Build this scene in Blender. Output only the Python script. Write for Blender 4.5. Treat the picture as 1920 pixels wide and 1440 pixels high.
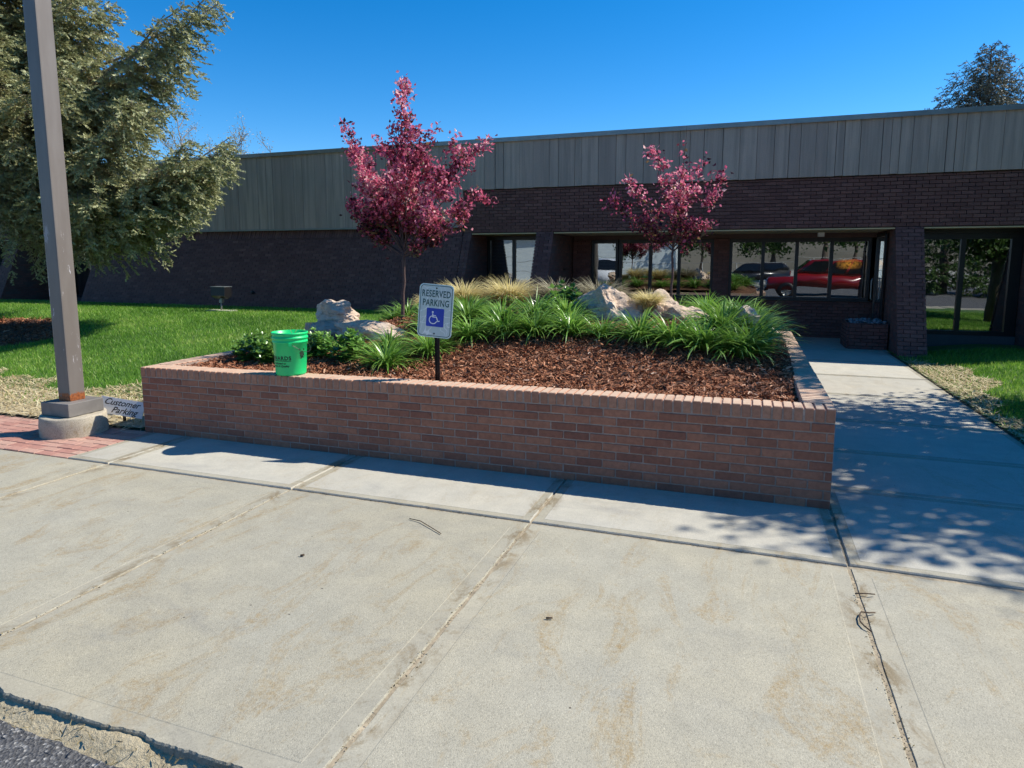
import bpy, bmesh, math, random
import numpy as np
from mathutils import Matrix, Vector, noise
R_ = math.radians
random.seed(7); rng = np.random.default_rng(7)
for o in list(bpy.data.objects): bpy.data.objects.remove(o)
S = bpy.context.scene
COL = S.collection
# ---------------------------------------------------------------- camera
cd = bpy.data.cameras.new('camera'); cam = bpy.data.objects.new('camera', cd); COL.objects.link(cam)
cd.sensor_width = 36; cd.lens = 36*1248/1920; cd.shift_y = -69/1920; cd.shift_x = 0.004
cd.clip_start = .05; cd.clip_end = 3000
cam.matrix_world = Matrix(((0.941425, -0.044067, 0.334331, 0), (0.337223, 0.124496, -0.933157, 0), (-0.000502, 0.991241, 0.132064, 1.70), (0, 0, 0, 1)))
S.camera = cam
# ---------------------------------------------------------------- sky, sun, exposure
SUN = Vector((.79, .48, 1.0)).normalized()
w = bpy.data.worlds.new('World'); S.world = w; w.use_nodes = True
nt = w.node_tree; bg = nt.nodes['Background']
sky = nt.nodes.new('ShaderNodeTexSky'); sky.sky_type = 'NISHITA'; sky.sun_disc = False
sky.sun_elevation = math.asin(SUN.z); sky.sun_rotation = math.atan2(SUN.x, SUN.y)
sky.altitude = 1800; sky.air_density = 1.0; sky.dust_density = .5; sky.ozone_density = 3.0
hs_ = nt.nodes.new('ShaderNodeHueSaturation'); hs_.inputs['Saturation'].default_value = 1.42; hs_.inputs['Value'].default_value = 1.36
nt.links.new(sky.outputs[0], hs_.inputs['Color']); nt.links.new(hs_.outputs[0], bg.inputs[0]); bg.inputs[1].default_value = .095
ld = bpy.data.lights.new('sun', 'SUN'); ld.energy = 5.0; ld.angle = R_(.53); ld.color = (1, .945, .84)
sun = bpy.data.objects.new('sun', ld); COL.objects.link(sun)
sun.rotation_euler = SUN.to_track_quat('Z', 'Y').to_euler(); sun.location = SUN*60
vs = S.view_settings; vs.view_transform = 'Standard'; vs.look = 'None'; vs.gamma = 1; vs.exposure = .5; vs.use_curve_mapping = False
S.render.engine = 'CYCLES'
try:
    S.cycles.max_bounces = 8; S.cycles.transparent_max_bounces = 12; S.cycles.use_denoising = True
except Exception: pass

# ---------------------------------------------------------------- helpers
def tag(o, label=None, cat=None, group=None, kind=None):
    for k, v in (('label', label), ('category', cat), ('group', group), ('kind', kind)):
        if v: o[k] = v
    return o
def link(name, me, mat=None, parent=None, loc=None, rot=None):
    o = bpy.data.objects.new(name, me); COL.objects.link(o)
    if mat is not None and me is not None and not me.materials:
        for m in (mat if isinstance(mat, (list, tuple)) else [mat]): me.materials.append(m)
    if parent: o.parent = parent
    if loc is not None: o.location = loc
    if rot is not None: o.rotation_euler = rot
    return o
def empty(name, loc=(0, 0, 0), rz=0):
    o = bpy.data.objects.new(name, None); COL.objects.link(o); o.location = loc; o.rotation_euler = (0, 0, rz); o.empty_display_size = .1
    return o
def np_mesh(name, V, F, attr=None, smooth=False):
    V = np.asarray(V, np.float32).reshape(-1, 3); F = np.asarray(F, np.int32); k = F.shape[1]
    me = bpy.data.meshes.new(name)
    me.vertices.add(len(V)); me.vertices.foreach_set('co', V.ravel())
    me.loops.add(F.size); me.loops.foreach_set('vertex_index', F.ravel())
    me.polygons.add(len(F)); me.polygons.foreach_set('loop_start', np.arange(0, F.size, k, dtype=np.int32))
    if attr is not None:
        a = me.attributes.new('rnd', 'FLOAT', 'POINT'); a.data.foreach_set('value', np.asarray(attr, np.float32))
    me.update(calc_edges=True)
    if smooth: me.polygons.foreach_set('use_smooth', np.ones(len(F), bool))
    return me
class MB:
    def __init__(s): s.v = []; s.f = []; s.a = []; s.m = []; s.sm = []
    def add(s, vs, fs, a=0., m=0, sm=False):
        b = len(s.v); s.v += [tuple(v) for v in vs]; s.f += [tuple(i+b for i in f) for f in fs]
        s.a += [a]*len(vs); s.m += [m]*len(fs); s.sm += [sm]*len(fs)
    def box(s, x0, x1, y0, y1, z0, z1, a=0., m=0, M=None):
        vs = [(x, y, z) for z in (z0, z1) for y in (y0, y1) for x in (x0, x1)]
        if M is not None: vs = [M @ Vector(v) for v in vs]
        s.add(vs, [(0, 2, 3, 1), (4, 5, 7, 6), (0, 1, 5, 4), (2, 6, 7, 3), (0, 4, 6, 2), (1, 3, 7, 5)], a, m)
    def poly(s, pts, d, a=0., m=0):
        """polygon pts (list of 3-vectors) extruded by vector d"""
        n = len(pts); d = Vector(d); P = [Vector(p) for p in pts]
        s.add(P+[p+d for p in P], [tuple(range(n))[::-1], tuple(range(n, 2*n))]+[(i, (i+1) % n, n+(i+1) % n, n+i) for i in range(n)], a, m)
    def tube(s, pts, rads, n=6, a=0., m=0, cap=True, sm=True):
        P = [Vector(p) for p in pts]; rings = []
        for i, p in enumerate(P):
            t = (P[min(i+1, len(P)-1)]-P[max(i-1, 0)]).normalized()
            u = t.orthogonal().normalized() if i == 0 else (rings_u - t*rings_u.dot(t)).normalized()
            rings_u = u; v = t.cross(u)
            rings.append([p+(u*math.cos(2*math.pi*k/n)+v*math.sin(2*math.pi*k/n))*rads[i] for k in range(n)])
        vs = [q for r in rings for q in r]; fs = []
        for i in range(len(P)-1):
            for k in range(n): fs.append((i*n+k, i*n+(k+1) % n, (i+1)*n+(k+1) % n, (i+1)*n+k))
        if cap: fs += [tuple(range(n))[::-1], tuple((len(P)-1)*n+k for k in range(n))]
        s.add(vs, fs, a, m, sm)
    def lathe(s, prof, n=32, c=(0, 0, 0), a=0., m=0, sm=True):
        vs = [(c[0]+r*math.cos(2*math.pi*k/n), c[1]+r*math.sin(2*math.pi*k/n), c[2]+z) for r, z in prof for k in range(n)]
        fs = [(i*n+k, i*n+(k+1) % n, (i+1)*n+(k+1) % n, (i+1)*n+k) for i in range(len(prof)-1) for k in range(n)]
        s.add(vs, fs, a, m, sm)
    def mesh(s, name):
        me = bpy.data.meshes.new(name); me.from_pydata([tuple(v) for v in s.v], [], s.f)
        at = me.attributes.new('rnd', 'FLOAT', 'POINT'); at.data.foreach_set('value', s.a)
        me.polygons.foreach_set('material_index', s.m); me.polygons.foreach_set('use_smooth', s.sm)
        me.update(); return me
    def build(s, name, mat, parent=None, loc=None, rot=None): return link(name, s.mesh(name), mat, parent, loc, rot)
def bevbox(sx, sy, sz, b=.004, seg=1, name='block'):
    bm = bmesh.new(); bmesh.ops.create_cube(bm, size=1)
    for v in bm.verts: v.co = (v.co.x*sx, v.co.y*sy, v.co.z*sz)
    if b: bmesh.ops.bevel(bm, geom=bm.edges[:], offset=b, segments=seg, affect='EDGES', profile=.6)
    me = bpy.data.meshes.new(name); bm.to_mesh(me); bm.free(); return me
def ss(a, b, x):
    t = np.clip((x-a)/(b-a), 0, 1); return t*t*(3-2*t)
def fbm(p, o=4): return noise.fractal(Vector(p), 1., 2., o)

# ---------------------------------------------------------------- materials
def newmat(name):
    m = bpy.data.materials.new(name); m.use_nodes = True; nt = m.node_tree
    return m, nt, nt.nodes['Principled BSDF']
def nd(nt, typ, ins=None, **props):
    n = nt.nodes.new('ShaderNode'+typ)
    for k, v in props.items(): setattr(n, k, v)
    for k, v in (ins or {}).items():
        if hasattr(v, 'is_output') or isinstance(v, bpy.types.NodeSocket): nt.links.new(v, n.inputs[k])
        else: n.inputs[k].default_value = v
    return n
def pos(nt, scale=(1, 1, 1), obj=False, rot=(0, 0, 0)):
    src = nd(nt, 'TexCoord').outputs['Object'] if obj else nd(nt, 'NewGeometry').outputs['Position']
    return nd(nt, 'Mapping', {'Vector': src, 'Scale': scale, 'Rotation': rot}).outputs[0]
def ns(nt, vec, scale, detail=4, rough=.55, dist=0):
    return nd(nt, 'TexNoise', {'Vector': vec, 'Scale': scale, 'Detail': detail, 'Roughness': rough, 'Distortion': dist}).outputs['Fac']
def ramp(nt, fac, stops, interp='LINEAR'):
    n = nd(nt, 'ValToRGB', {'Fac': fac}); cr = n.color_ramp; cr.interpolation = interp
    while len(cr.elements) < len(stops): cr.elements.new(.5)
    for e, (p, c) in zip(cr.elements, stops): e.position = p; e.color = (*c, 1) if len(c) == 3 else c
    return n.outputs[0]
def bw(*st): return [(p, (v, v, v)) for p, v in st]
def mix(nt, fac, a, b, mode='MIX'):
    n = nd(nt, 'Mix', data_type='RGBA', blend_type=mode)
    for k, v in ((0, fac), (6, a), (7, b)):
        if isinstance(v, bpy.types.NodeSocket): nt.links.new(v, n.inputs[k])
        else: n.inputs[k].default_value = v if k == 0 else (*v, 1)
    return n.outputs[2]
def bump(nt, bs, h, strength=.3, dist=.01):
    b = nd(nt, 'Bump', {'Height': h, 'Strength': strength, 'Distance': dist}); nt.links.new(b.outputs[0], bs.inputs['Normal'])
def setc(nt, bs, c, rough=.8, **kw):
    if isinstance(c, bpy.types.NodeSocket): nt.links.new(c, bs.inputs['Base Color'])
    else: bs.inputs['Base Color'].default_value = (*c, 1)
    bs.inputs['Roughness'].default_value = rough
    for k, v in kw.items(): bs.inputs[k].default_value = v
def plain(name, c, rough=.6, var=.15, scale=30, metal=0, bmp=.1):
    m, nt, bs = newmat(name); p = pos(nt, obj=True)
    n = ns(nt, p, scale); n2 = ns(nt, p, scale*.17)
    f = ramp(nt, nd(nt, 'Math', {0: n, 1: n2}, operation='MULTIPLY').outputs[0], [(.1, (1-var,)*3), (.45, (1+var*.5,)*3)])
    setc(nt, bs, mix(nt, 1., c, f, 'MULTIPLY'), rough, Metallic=metal)
    if bmp: bump(nt, bs, n, bmp, .003)
    return m
def attr(nt, n='rnd'): return nd(nt, 'Attribute', attribute_name=n).outputs['Fac']
def orand(nt): return nd(nt, 'ObjectInfo').outputs['Random']

def m_concrete(name, base, warm, stain=.6, smooth=False, aggregate=1.):
    m, nt, bs = newmat(name); p = pos(nt)
    ps = pos(nt, (1, .42, 1), rot=(0, 0, R_(-8)))
    big = ns(nt, p, .9, 5); med = ns(nt, p, 5, 6, .62); fine = ns(nt, p, 170, 3, .7)
    c = mix(nt, ramp(nt, big, bw((.35, 0), (.65, 1))), base, warm)
    c = mix(nt, ramp(nt, med, bw((.30, .55), (.7, 0))), c, tuple(v*.72 for v in base))
    st = ns(nt, ps, 3.1, 11, .76, 1.4)
    stf = ramp(nt, st, bw((.52, 0), (.57, stain*.45), (.66, stain)))
    stm = nd(nt, 'Math', {0: stf, 1: ramp(nt, ns(nt, p, 34, 6, .8), bw((.40, .1), (.58, 1.2)))}, operation='MULTIPLY').outputs[0]
    c = mix(nt, stm, c, (.29, .215, .11))
    c = mix(nt, ramp(nt, ns(nt, p, 48, 5, .8), bw((.30, .5), (.46, 0))), c, tuple(v*.80 for v in base))
    px_ = nd(nt, 'SeparateXYZ', {0: p}).outputs[0]
    for jx in (-4.97, -3.127, -1.257, .60):
        dj = nd(nt, 'Math', {0: nd(nt, 'Math', {0: px_, 1: -jx}, operation='ADD').outputs[0]}, operation='ABSOLUTE').outputs[0]
        mj = nd(nt, 'Math', {0: ramp(nt, nd(nt, 'MapRange', {0: dj, 1: 0., 2: .12}).outputs[0], bw((0, 1), (.35, .8), (1, 0))), 1: ramp(nt, ns(nt, pos(nt, (1, .6, 1)), 6+jx*.3, 6, .75, .5), bw((.50, .0), (.60, .85)))}, operation='MULTIPLY').outputs[0]
        c = mix(nt, mj, c, (.17, .12, .055))
    ck = nd(nt, 'TexVoronoi', {'Vector': nd(nt, 'VectorMath', {0: nd(nt, 'VectorMath', {0: nd(nt, 'TexNoise', {'Vector': p, 'Scale': 3.5, 'Detail': 6.}).outputs['Color'], 1: (.35, .35, 0)}, operation='MULTIPLY').outputs[0], 1: p}, operation='ADD').outputs[0], 'Scale': .55}, feature='DISTANCE_TO_EDGE').outputs['Distance']
    ckm = nd(nt, 'Math', {0: ramp(nt, ck, bw((.0010, .0), (.0030, 0))), 1: ramp(nt, ns(nt, p, 1.7, 3), bw((.5, 0), (.56, 1)))}, operation='MULTIPLY').outputs[0]
    c = mix(nt, ckm, c, (.10, .085, .06))
    gray = ns(nt, pos(nt, (.5, 1.2, 1)), 1.3, 6, .7, .4)
    c = mix(nt, ramp(nt, gray, bw((.56, 0), (.72, .45))), c, tuple(v*.58 for v in (base[2], base[2], base[2]*.97)))
    vo = nd(nt, 'TexVoronoi', {'Vector': p, 'Scale': 9.}, feature='F1')
    sp = ramp(nt, vo.outputs['Distance'], bw((.035, 1), (.06, 0)))
    sel = ramp(nt, nd(nt, 'SeparateColor', {0: vo.outputs['Color']}).outputs[0], bw((.80, 0), (.82, .85)))
    c = mix(nt, nd(nt, 'Math', {0: sp, 1: sel}, operation='MULTIPLY').outputs[0], c, (.05, .04, .03))
    v2 = nd(nt, 'TexVoronoi', {'Vector': p, 'Scale': 210.}, feature='F1')
    agg = ramp(nt, nd(nt, 'SeparateColor', {0: v2.outputs['Color']}).outputs[1], bw((0, 1-.34*aggregate), (.45, 1), (.93, 1), (1, 1+.3*aggregate)))
    c = mix(nt, 1., c, agg, 'MULTIPLY')
    r = nd(nt, 'Math', {0: orand(nt), 1: .14}, operation='MULTIPLY').outputs[0]
    r = nd(nt, 'Math', {0: r, 1: .92}, operation='ADD').outputs[0]
    c = mix(nt, 1., c, nd(nt, 'CombineColor', {0: r, 1: r, 2: r}).outputs[0], 'MULTIPLY')
    setc(nt, bs, c, .88)
    h = nd(nt, 'Math', {0: fine, 1: nd(nt, 'Math', {0: v2.outputs['Distance'], 1: -.9}, operation='MULTIPLY').outputs[0]}, operation='ADD').outputs[0]
    bump(nt, bs, h, .15 if smooth else .4, .003)
    return m
CONC = m_concrete('concrete', (.365, .345, .275), (.40, .362, .262), .85, False, .75)
CONCB = m_concrete('concrete_tooled', (.358, .338, .270), (.392, .354, .258), .7, True, .55)
CONCW = m_concrete('concrete_walk', (.46, .44, .375), (.49, .455, .365), .3, False, .4)
CONCBASE = m_concrete('concrete_pole_base', (.50, .45, .35), (.46, .38, .27), .8)

def m_brick(name, cols, objrand, wear=.3, rough=.85, lime=.35):
    m, nt, bs = newmat(name); p = pos(nt)
    r = orand(nt) if objrand else attr(nt)
    n = len(cols)
    c = ramp(nt, r, [(i/(n-1), q) for i, q in enumerate(cols)])
    n1 = ns(nt, p, 28, 6, .7); n2 = ns(nt, p, 2.3, 4)
    c = mix(nt, 1., c, ramp(nt, n1, bw((.25, .70), (.6, 1.08))), 'MULTIPLY')
    c = mix(nt, ramp(nt, n2, bw((.5, 0), (.75, wear))), c, tuple(v*.55 for v in cols[0]))
    c = mix(nt, ramp(nt, ns(nt, p, 11, 7, .75), bw((.60, 0), (.72, lime))), c, (.45, .38, .34))
    setc(nt, bs, c, rough); bump(nt, bs, ns(nt, p, 140, 4, .7), .5, .004)
    return m
BRICK = m_brick('planter_brick', [(.29, .112, .066), (.36, .145, .083), (.41, .172, .10), (.33, .128, .075), (.25, .096, .060)], True, lime=.22)
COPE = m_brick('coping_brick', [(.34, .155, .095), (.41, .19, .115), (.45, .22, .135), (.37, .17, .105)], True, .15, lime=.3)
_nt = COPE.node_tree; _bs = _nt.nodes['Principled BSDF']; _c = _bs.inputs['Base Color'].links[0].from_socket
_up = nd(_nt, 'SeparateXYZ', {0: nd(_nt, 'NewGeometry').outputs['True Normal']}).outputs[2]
_pale_top = nd(_nt, 'Math', {0: ramp(_nt, _up, bw((.6, 0), (.9, 1))), 1: ramp(_nt, ns(_nt, pos(_nt), 9, 6, .7), bw((.25, .35), (.55, .9)))}, operation='MULTIPLY').outputs[0]  # paler upward faces: glancing sun painted into the colour, along with mortar smear
_nt.links.new(mix(_nt, _pale_top, _c, (.56, .42, .30)), _bs.inputs['Base Color'])
BRICKS = m_brick('planter_brick_joined', [(.25, .115, .085), (.30, .14, .105), (.34, .165, .125)], False)
PAVER = m_brick('paver_brick', [(.36, .17, .13), (.42, .22, .17), (.47, .29, .22), (.38, .19, .145)], True, .2, lime=.5)
BRICKD = m_brick('dark_brown_brick', [(.12, .050, .042), (.15, .064, .053), (.175, .078, .062), (.135, .056, .047), (.20, .092, .074)], False, .3, lime=.12)
MORTAR = plain('mortar', (.39, .29, .235), .95, .35, 40)
MORTARD = plain('dark_mortar', (.135, .082, .072), .95, .3, 40)
SAND = plain('joint_sand', (.36, .30, .21), .95, .5, 60)
BOARD, _n, _b = newmat('board_formed_concrete')
def _bf(nt, bs):
    p = pos(nt); pv = pos(nt, (13, 13, .5))
    r = orand(nt)
    c = ramp(nt, r, [(0, (.40, .30, .25)), (.5, (.45, .34, .28)), (1, (.50, .38, .31))])
    c = mix(nt, ramp(nt, ns(nt, pv, 1.0, 5, .65), bw((.36, .6), (.58, 0))), c, (.25, .20, .17))
    c = mix(nt, ramp(nt, ns(nt, p, 1.1, 5), bw((.45, 0), (.75, .5))), c, (.29, .25, .215))
    setc(nt, bs, c, .92); bump(nt, bs, nd(nt, 'Math', {0: ns(nt, pv, 3.0, 5, .6), 1: ns(nt, p, 35, 6, .7)}, operation='ADD').outputs[0], .7, .008)
_bf(_n, _b)
COPING = plain('metal_coping', (.30, .31, .30), .45, .2, 8, .6)
SOFFIT = plain('painted_soffit', (.55, .41, .22), .8, .15, 3)
FRAME = plain('dark_bronze_frame', (.022, .024, .026), .35, .2, 20, .3, 0)
INTER = plain('interior_dark', (.10, .09, .08), .9)
BLIND = plain('blind', (.30, .31, .30), .6)
CARPET = plain('interior_floor', (.07, .065, .06), .95)
GLASS, nt, bs = newmat('window_glass')
nt.nodes.remove(bs); out = nt.nodes['Material Output']
gl = nd(nt, 'BsdfGlossy', {'Color': (.92, .97, 1, 1), 'Roughness': .0}); tr = nd(nt, 'BsdfTransparent', {'Color': (.42, .45, .45, 1)})
fr = nd(nt, 'Fresnel', {'IOR': 3.9})
gp = pos(nt); gb = nd(nt, 'Bump', {'Height': ns(nt, gp, 1.1, 2), 'Strength': .10, 'Distance': .02}); nt.links.new(gb.outputs[0], gl.inputs['Normal'])
ms = nd(nt, 'MixShader', {0: fr.outputs[0], 1: tr.outputs[0], 2: gl.outputs[0]}); nt.links.new(ms.outputs[0], out.inputs[0])
ASPH, nt, bs = newmat('asphalt')
p = pos(nt); v2 = nd(nt, 'TexVoronoi', {'Vector': p, 'Scale': 95.}, feature='F1')
c = ramp(nt, nd(nt, 'SeparateColor', {0: v2.outputs['Color']}).outputs[0], [(0, (.045, .045, .047)), (.6, (.085, .085, .088)), (.88, (.13, .13, .13)), (1, (.34, .33, .31))])
c = mix(nt, ramp(nt, ns(nt, p, 1.4, 5), bw((.45, 0), (.7, .35))), c, (.12, .115, .105))
setc(nt, bs, c, .9); bump(nt, bs, v2.outputs['Distance'], .9, .008)
DIRT, nt, bs = newmat('sandy_dirt'); p = pos(nt)
c = ramp(nt, ns(nt, p, 18, 8, .75), [(.25, (.24, .18, .10)), (.5, (.50, .42, .27)), (.75, (.60, .52, .36))])
setc(nt, bs, c, .95); bump(nt, bs, ns(nt, p, 60, 6, .7), 1., .015)
GROUND, nt, bs = newmat('far_ground'); p = pos(nt)
c = ramp(nt, ns(nt, p, .05, 8, .6), [(.3, (.10, .09, .06)), (.6, (.17, .15, .11))]); setc(nt, bs, c, .95)
SOIL, nt, bs = newmat('lawn_soil'); p = pos(nt)
c = ramp(nt, ns(nt, p, 2.2, 6, .7), [(.3, (.04, .10, .016)), (.6, (.07, .15, .022)), (.8, (.12, .15, .04))])
setc(nt, bs, c, .95); bump(nt, bs, ns(nt, p, 80, 5), 1., .02)
MULB, nt, bs = newmat('mulch_base'); p = pos(nt)
c = ramp(nt, ns(nt, p, 35, 8, .75), [(.25, (.05, .022, .012)), (.5, (.14, .064, .034)), (.75, (.25, .12, .065))])
setc(nt, bs, c, .95); bump(nt, bs, ns(nt, pos(nt, (1, 2.2, 1), rot=(0, 0, .6)), 45, 6, .7), 1., .03)
def m_leaf(name, stops, trans=.3, rough=.5, objvar=0, spec=.4):
    m, nt, bs = newmat(name)
    c = ramp(nt, attr(nt), stops)
    if objvar:
        r = nd(nt, 'MapRange', {0: orand(nt), 3: 1-objvar, 4: 1+objvar}).outputs[0]
        c = mix(nt, 1., c, nd(nt, 'CombineColor', {0: r, 1: r, 2: r}).outputs[0], 'MULTIPLY')
    setc(nt, bs, c, rough); bs.inputs['Specular IOR Level'].default_value = spec
    if trans:
        t = nd(nt, 'BsdfTranslucent', {'Color': c}); x = nd(nt, 'MixShader', {0: trans, 1: bs.outputs[0], 2: t.outputs[0]})
        nt.links.new(x.outputs[0], nt.nodes['Material Output'].inputs[0])
    return m
GRASS = m_leaf('grass_blades', [(0, (.065, .165, .018)), (.5, (.155, .345, .033)), (.85, (.29, .48, .062)), (1, (.48, .57, .17))], .42)
STRAW = m_leaf('straw', [(0, (.30, .22, .10)), (.5, (.55, .45, .25)), (1, (.72, .64, .42))], .2, .7)
CHIP = m_leaf('mulch_chip', [(0, (.06, .022, .011)), (.35, (.22, .080, .038)), (.7, (.43, .185, .095)), (.92, (.54, .32, .21)), (1, (.68, .54, .42))], 0, .85, 0, .2)
LITTERM = m_leaf('dead_litter', [(0, (.03, .025, .015)), (.5, (.12, .10, .05)), (1, (.30, .24, .13))], 0, .9, 0, .2)
LILY = m_leaf('daylily_leaf', [(0, (.07, .155, .022)), (.5, (.16, .33, .045)), (1, (.36, .53, .12))], .34, .32, .15, .6)
BROAD = m_leaf('broad_leaf', [(0, (.035, .11, .02)), (.5, (.10, .24, .04)), (1, (.24, .42, .09))], .35, .28, .12, .6)
REED = m_leaf('tan_grass', [(0, (.34, .31, .11)), (.5, (.70, .61, .29)), (1, (.88, .76, .45))], .42, .6)
REEDG = m_leaf('grey_grass', [(0, (.15, .14, .07)), (.5, (.33, .30, .19)), (1, (.52, .46, .32))], .3, .6)
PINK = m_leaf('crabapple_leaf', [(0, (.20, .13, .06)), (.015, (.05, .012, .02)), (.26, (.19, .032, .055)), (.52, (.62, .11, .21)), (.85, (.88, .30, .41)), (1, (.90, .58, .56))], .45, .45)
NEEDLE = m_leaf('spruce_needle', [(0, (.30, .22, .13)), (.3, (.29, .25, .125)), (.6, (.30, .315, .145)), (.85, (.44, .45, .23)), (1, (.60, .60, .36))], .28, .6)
NEEDLED = m_leaf('far_needle', [(0, (.09, .085, .06)), (1, (.20, .21, .14))], .15, .6)
GREEN = m_leaf('tree_leaf', [(0, (.03, .07, .015)), (1, (.09, .17, .03))], .3, .5)
def m_bark(name, a, b):
    m, nt, bs = newmat(name); p = pos(nt, (1, 1, .25)); n = ns(nt, p, 60, 6, .7)
    setc(nt, bs, ramp(nt, n, [(.3, a), (.7, b)]), .9); bump(nt, bs, n, .8, .01); return m
BARKP = m_bark('crabapple_bark', (.05, .028, .026), (.15, .09, .08))
BARK = m_bark('spruce_bark', (.06, .045, .035), (.17, .13, .10))
BARKG = m_bark('bare_bark', (.16, .135, .11), (.30, .26, .22))
def m_rock(name, a, b, c3):
    m, nt, bs = newmat(name); p = pos(nt, obj=True); pv = pos(nt, (1.6, 1.6, 4.5), obj=True, rot=(.35, .2, 0))
    n = ns(nt, p, 3.2, 8, .68, .5); n2 = ns(nt, pv, 5, 7, .7)
    c = ramp(nt, n, [(.3, a), (.52, b), (.72, c3)])
    c = mix(nt, ramp(nt, n2, bw((.34, .8), (.46, 0))), c, (.22, .14, .09))
    c = mix(nt, ramp(nt, ns(nt, p, 40, 5), bw((.55, 0), (.75, .4))), c, (.30, .25, .20))
    setc(nt, bs, c, .92)
    h = nd(nt, 'Math', {0: n2, 1: ns(nt, p, 22, 7, .7)}, operation='ADD').outputs[0]
    bump(nt, bs, h, .9, .03); return m
ROCK = m_rock('tan_boulder', (.52, .37, .25), (.68, .53, .40), (.78, .66, .53))
ROCKG = m_rock('grey_boulder', (.42, .30, .21), (.53, .41, .31), (.62, .51, .40))
POLE, nt, bs = newmat('bronze_pole_paint'); p = pos(nt)
c = mix(nt, ramp(nt, ns(nt, pos(nt, (3, 3, .6)), 2.5, 6, .6), bw((.4, 0), (.7, .6))), (.165, .14, .12), (.22, .195, .175))
zz = nd(nt, 'SeparateXYZ', {0: p}).outputs[2]
wear = nd(nt, 'Math', {0: ramp(nt, ns(nt, pos(nt, (2.2, 2.2, .55)), 6, 6, .7), bw((.60, 0), (.64, 1))), 1: ramp(nt, nd(nt, 'MapRange', {0: zz, 1: .5, 2: 2.2}).outputs[0], bw((0, 0), (.2, 1), (.6, 1), (1, 0)))}, operation='MULTIPLY').outputs[0]
c = mix(nt, wear, c, (.55, .53, .55))
rust = nd(nt, 'Math', {0: ramp(nt, nd(nt, 'MapRange', {0: zz, 1: .34, 2: .46}).outputs[0], bw((0, 1), (.45, .75), (1, 0))), 1: ns(nt, p, 26, 6, .7)}, operation='MULTIPLY').outputs[0]
rf = ramp(nt, rust, bw((.27, 0), (.36, 1)))
c = mix(nt, rf, c, ramp(nt, ns(nt, p, 50, 4), [(.3, (.13, .035, .012)), (.7, (.42, .13, .035))]))
setc(nt, bs, c, .5); bs.inputs['Metallic'].default_value = .1
PLATE = plain('base_cover_paint', (.19, .175, .16), .55, .25, 12)
BUCKET, nt, bs = newmat('green_plastic'); setc(nt, bs, mix(nt, ramp(nt, ns(nt, pos(nt), 14, 5), bw((.5, 0), (.8, .25))), (.008, .60, .18), (.03, .46, .17)), .38)
bs.inputs['Subsurface Weight'].default_value = .15; bs.inputs['Subsurface Radius'].default_value = (.01, .03, .01)
INK = plain('dark_print', (.006, .035, .016), .6, .2, 40, 0, 0)
WIRE = plain('steel_wire', (.09, .09, .09), .4, .2, 40, .7, 0)
SIGNW, nt, bs = newmat('cracked_reflective_sheet'); p = pos(nt, obj=True)
vo = nd(nt, 'TexVoronoi', {'Vector': nd(nt, 'VectorMath', {0: p, 1: nd(nt, 'TexNoise', {'Vector': p, 'Scale': 2., 'Detail': 3.}).outputs['Color']}, operation='ADD').outputs[0], 'Scale': 8.}, feature='DISTANCE_TO_EDGE')
crk = ramp(nt, vo.outputs['Distance'], bw((.008, 1), (.022, 0)))
c = mix(nt, ramp(nt, ns(nt, p, 7, 5), bw((.4, 0), (.7, 1))), (.50, .60, .58), (.56, .60, .56))
setc(nt, bs, mix(nt, crk, c, (.78, .82, .80)), .45)
SIGNE = plain('sign_edge_white', (.62, .75, .72), .5, .1, 20, 0, 0)
SIGNG = plain('sign_green', (.012, .085, .075), .5, .2, 60, 0, 0)
SIGNB = plain('sign_blue', (.02, .055, .42), .45, .2, 30, 0, 0)
WHITE = plain('white_paint', (.84, .84, .83), .5, .1, 20, 0, 0)
BLACK = plain('black_paint', (.014, .013, .014), .4, .3, 30, .2)
POSTB = plain('sign_post_paint', (.02, .017, .02), .25, .3, 30, .5)
LITTER = plain('dry_twig', (.10, .065, .04), .9, .4, 60)
STONE = plain('pebble_grey', (.28, .28, .30), .8, .4, 10)

# ================================================================ GROUND AND PAVING
def sheet(name, x0, x1, y0, y1, z, mat, kind='structure', n=1):
    xs = np.linspace(x0, x1, n+1); ys = np.linspace(y0, y1, n+1)
    V = [(x, y, z) for y in ys for x in xs]; F = [(j*(n+1)+i, j*(n+1)+i+1, (j+1)*(n+1)+i+1, (j+1)*(n+1)+i) for j in range(n) for i in range(n)]
    return tag(link(name, np_mesh(name, V, F), mat), kind=kind)
sheet('ground', -900, 900, -900, 900, -.16, GROUND)
sheet('asphalt_road', -70, 70, -24, 1.62, -.062, ASPH)
# sandy gutter strip heaped against the slab edge
xs = np.arange(-9, 3, .05); ys = np.linspace(1.44, 1.66, 9)
V = []; 
for y in ys:
    for x in xs:
        e = 1.54+.03*fbm((x*2.1, 3, 0)); t = np.clip((y-e)/.07, 0, 1)
        V.append((x, y, -.068+.048*t+.012*t*fbm((x*9, y*9, 2))))
nx = len(xs); F = [(j*nx+i, j*nx+i+1, (j+1)*nx+i+1, (j+1)*nx+i) for j in range(len(ys)-1) for i in range(nx-1)]
tag(link('gutter_dirt', np_mesh('gutter_dirt', V, F, smooth=True), DIRT), kind='structure')

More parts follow.
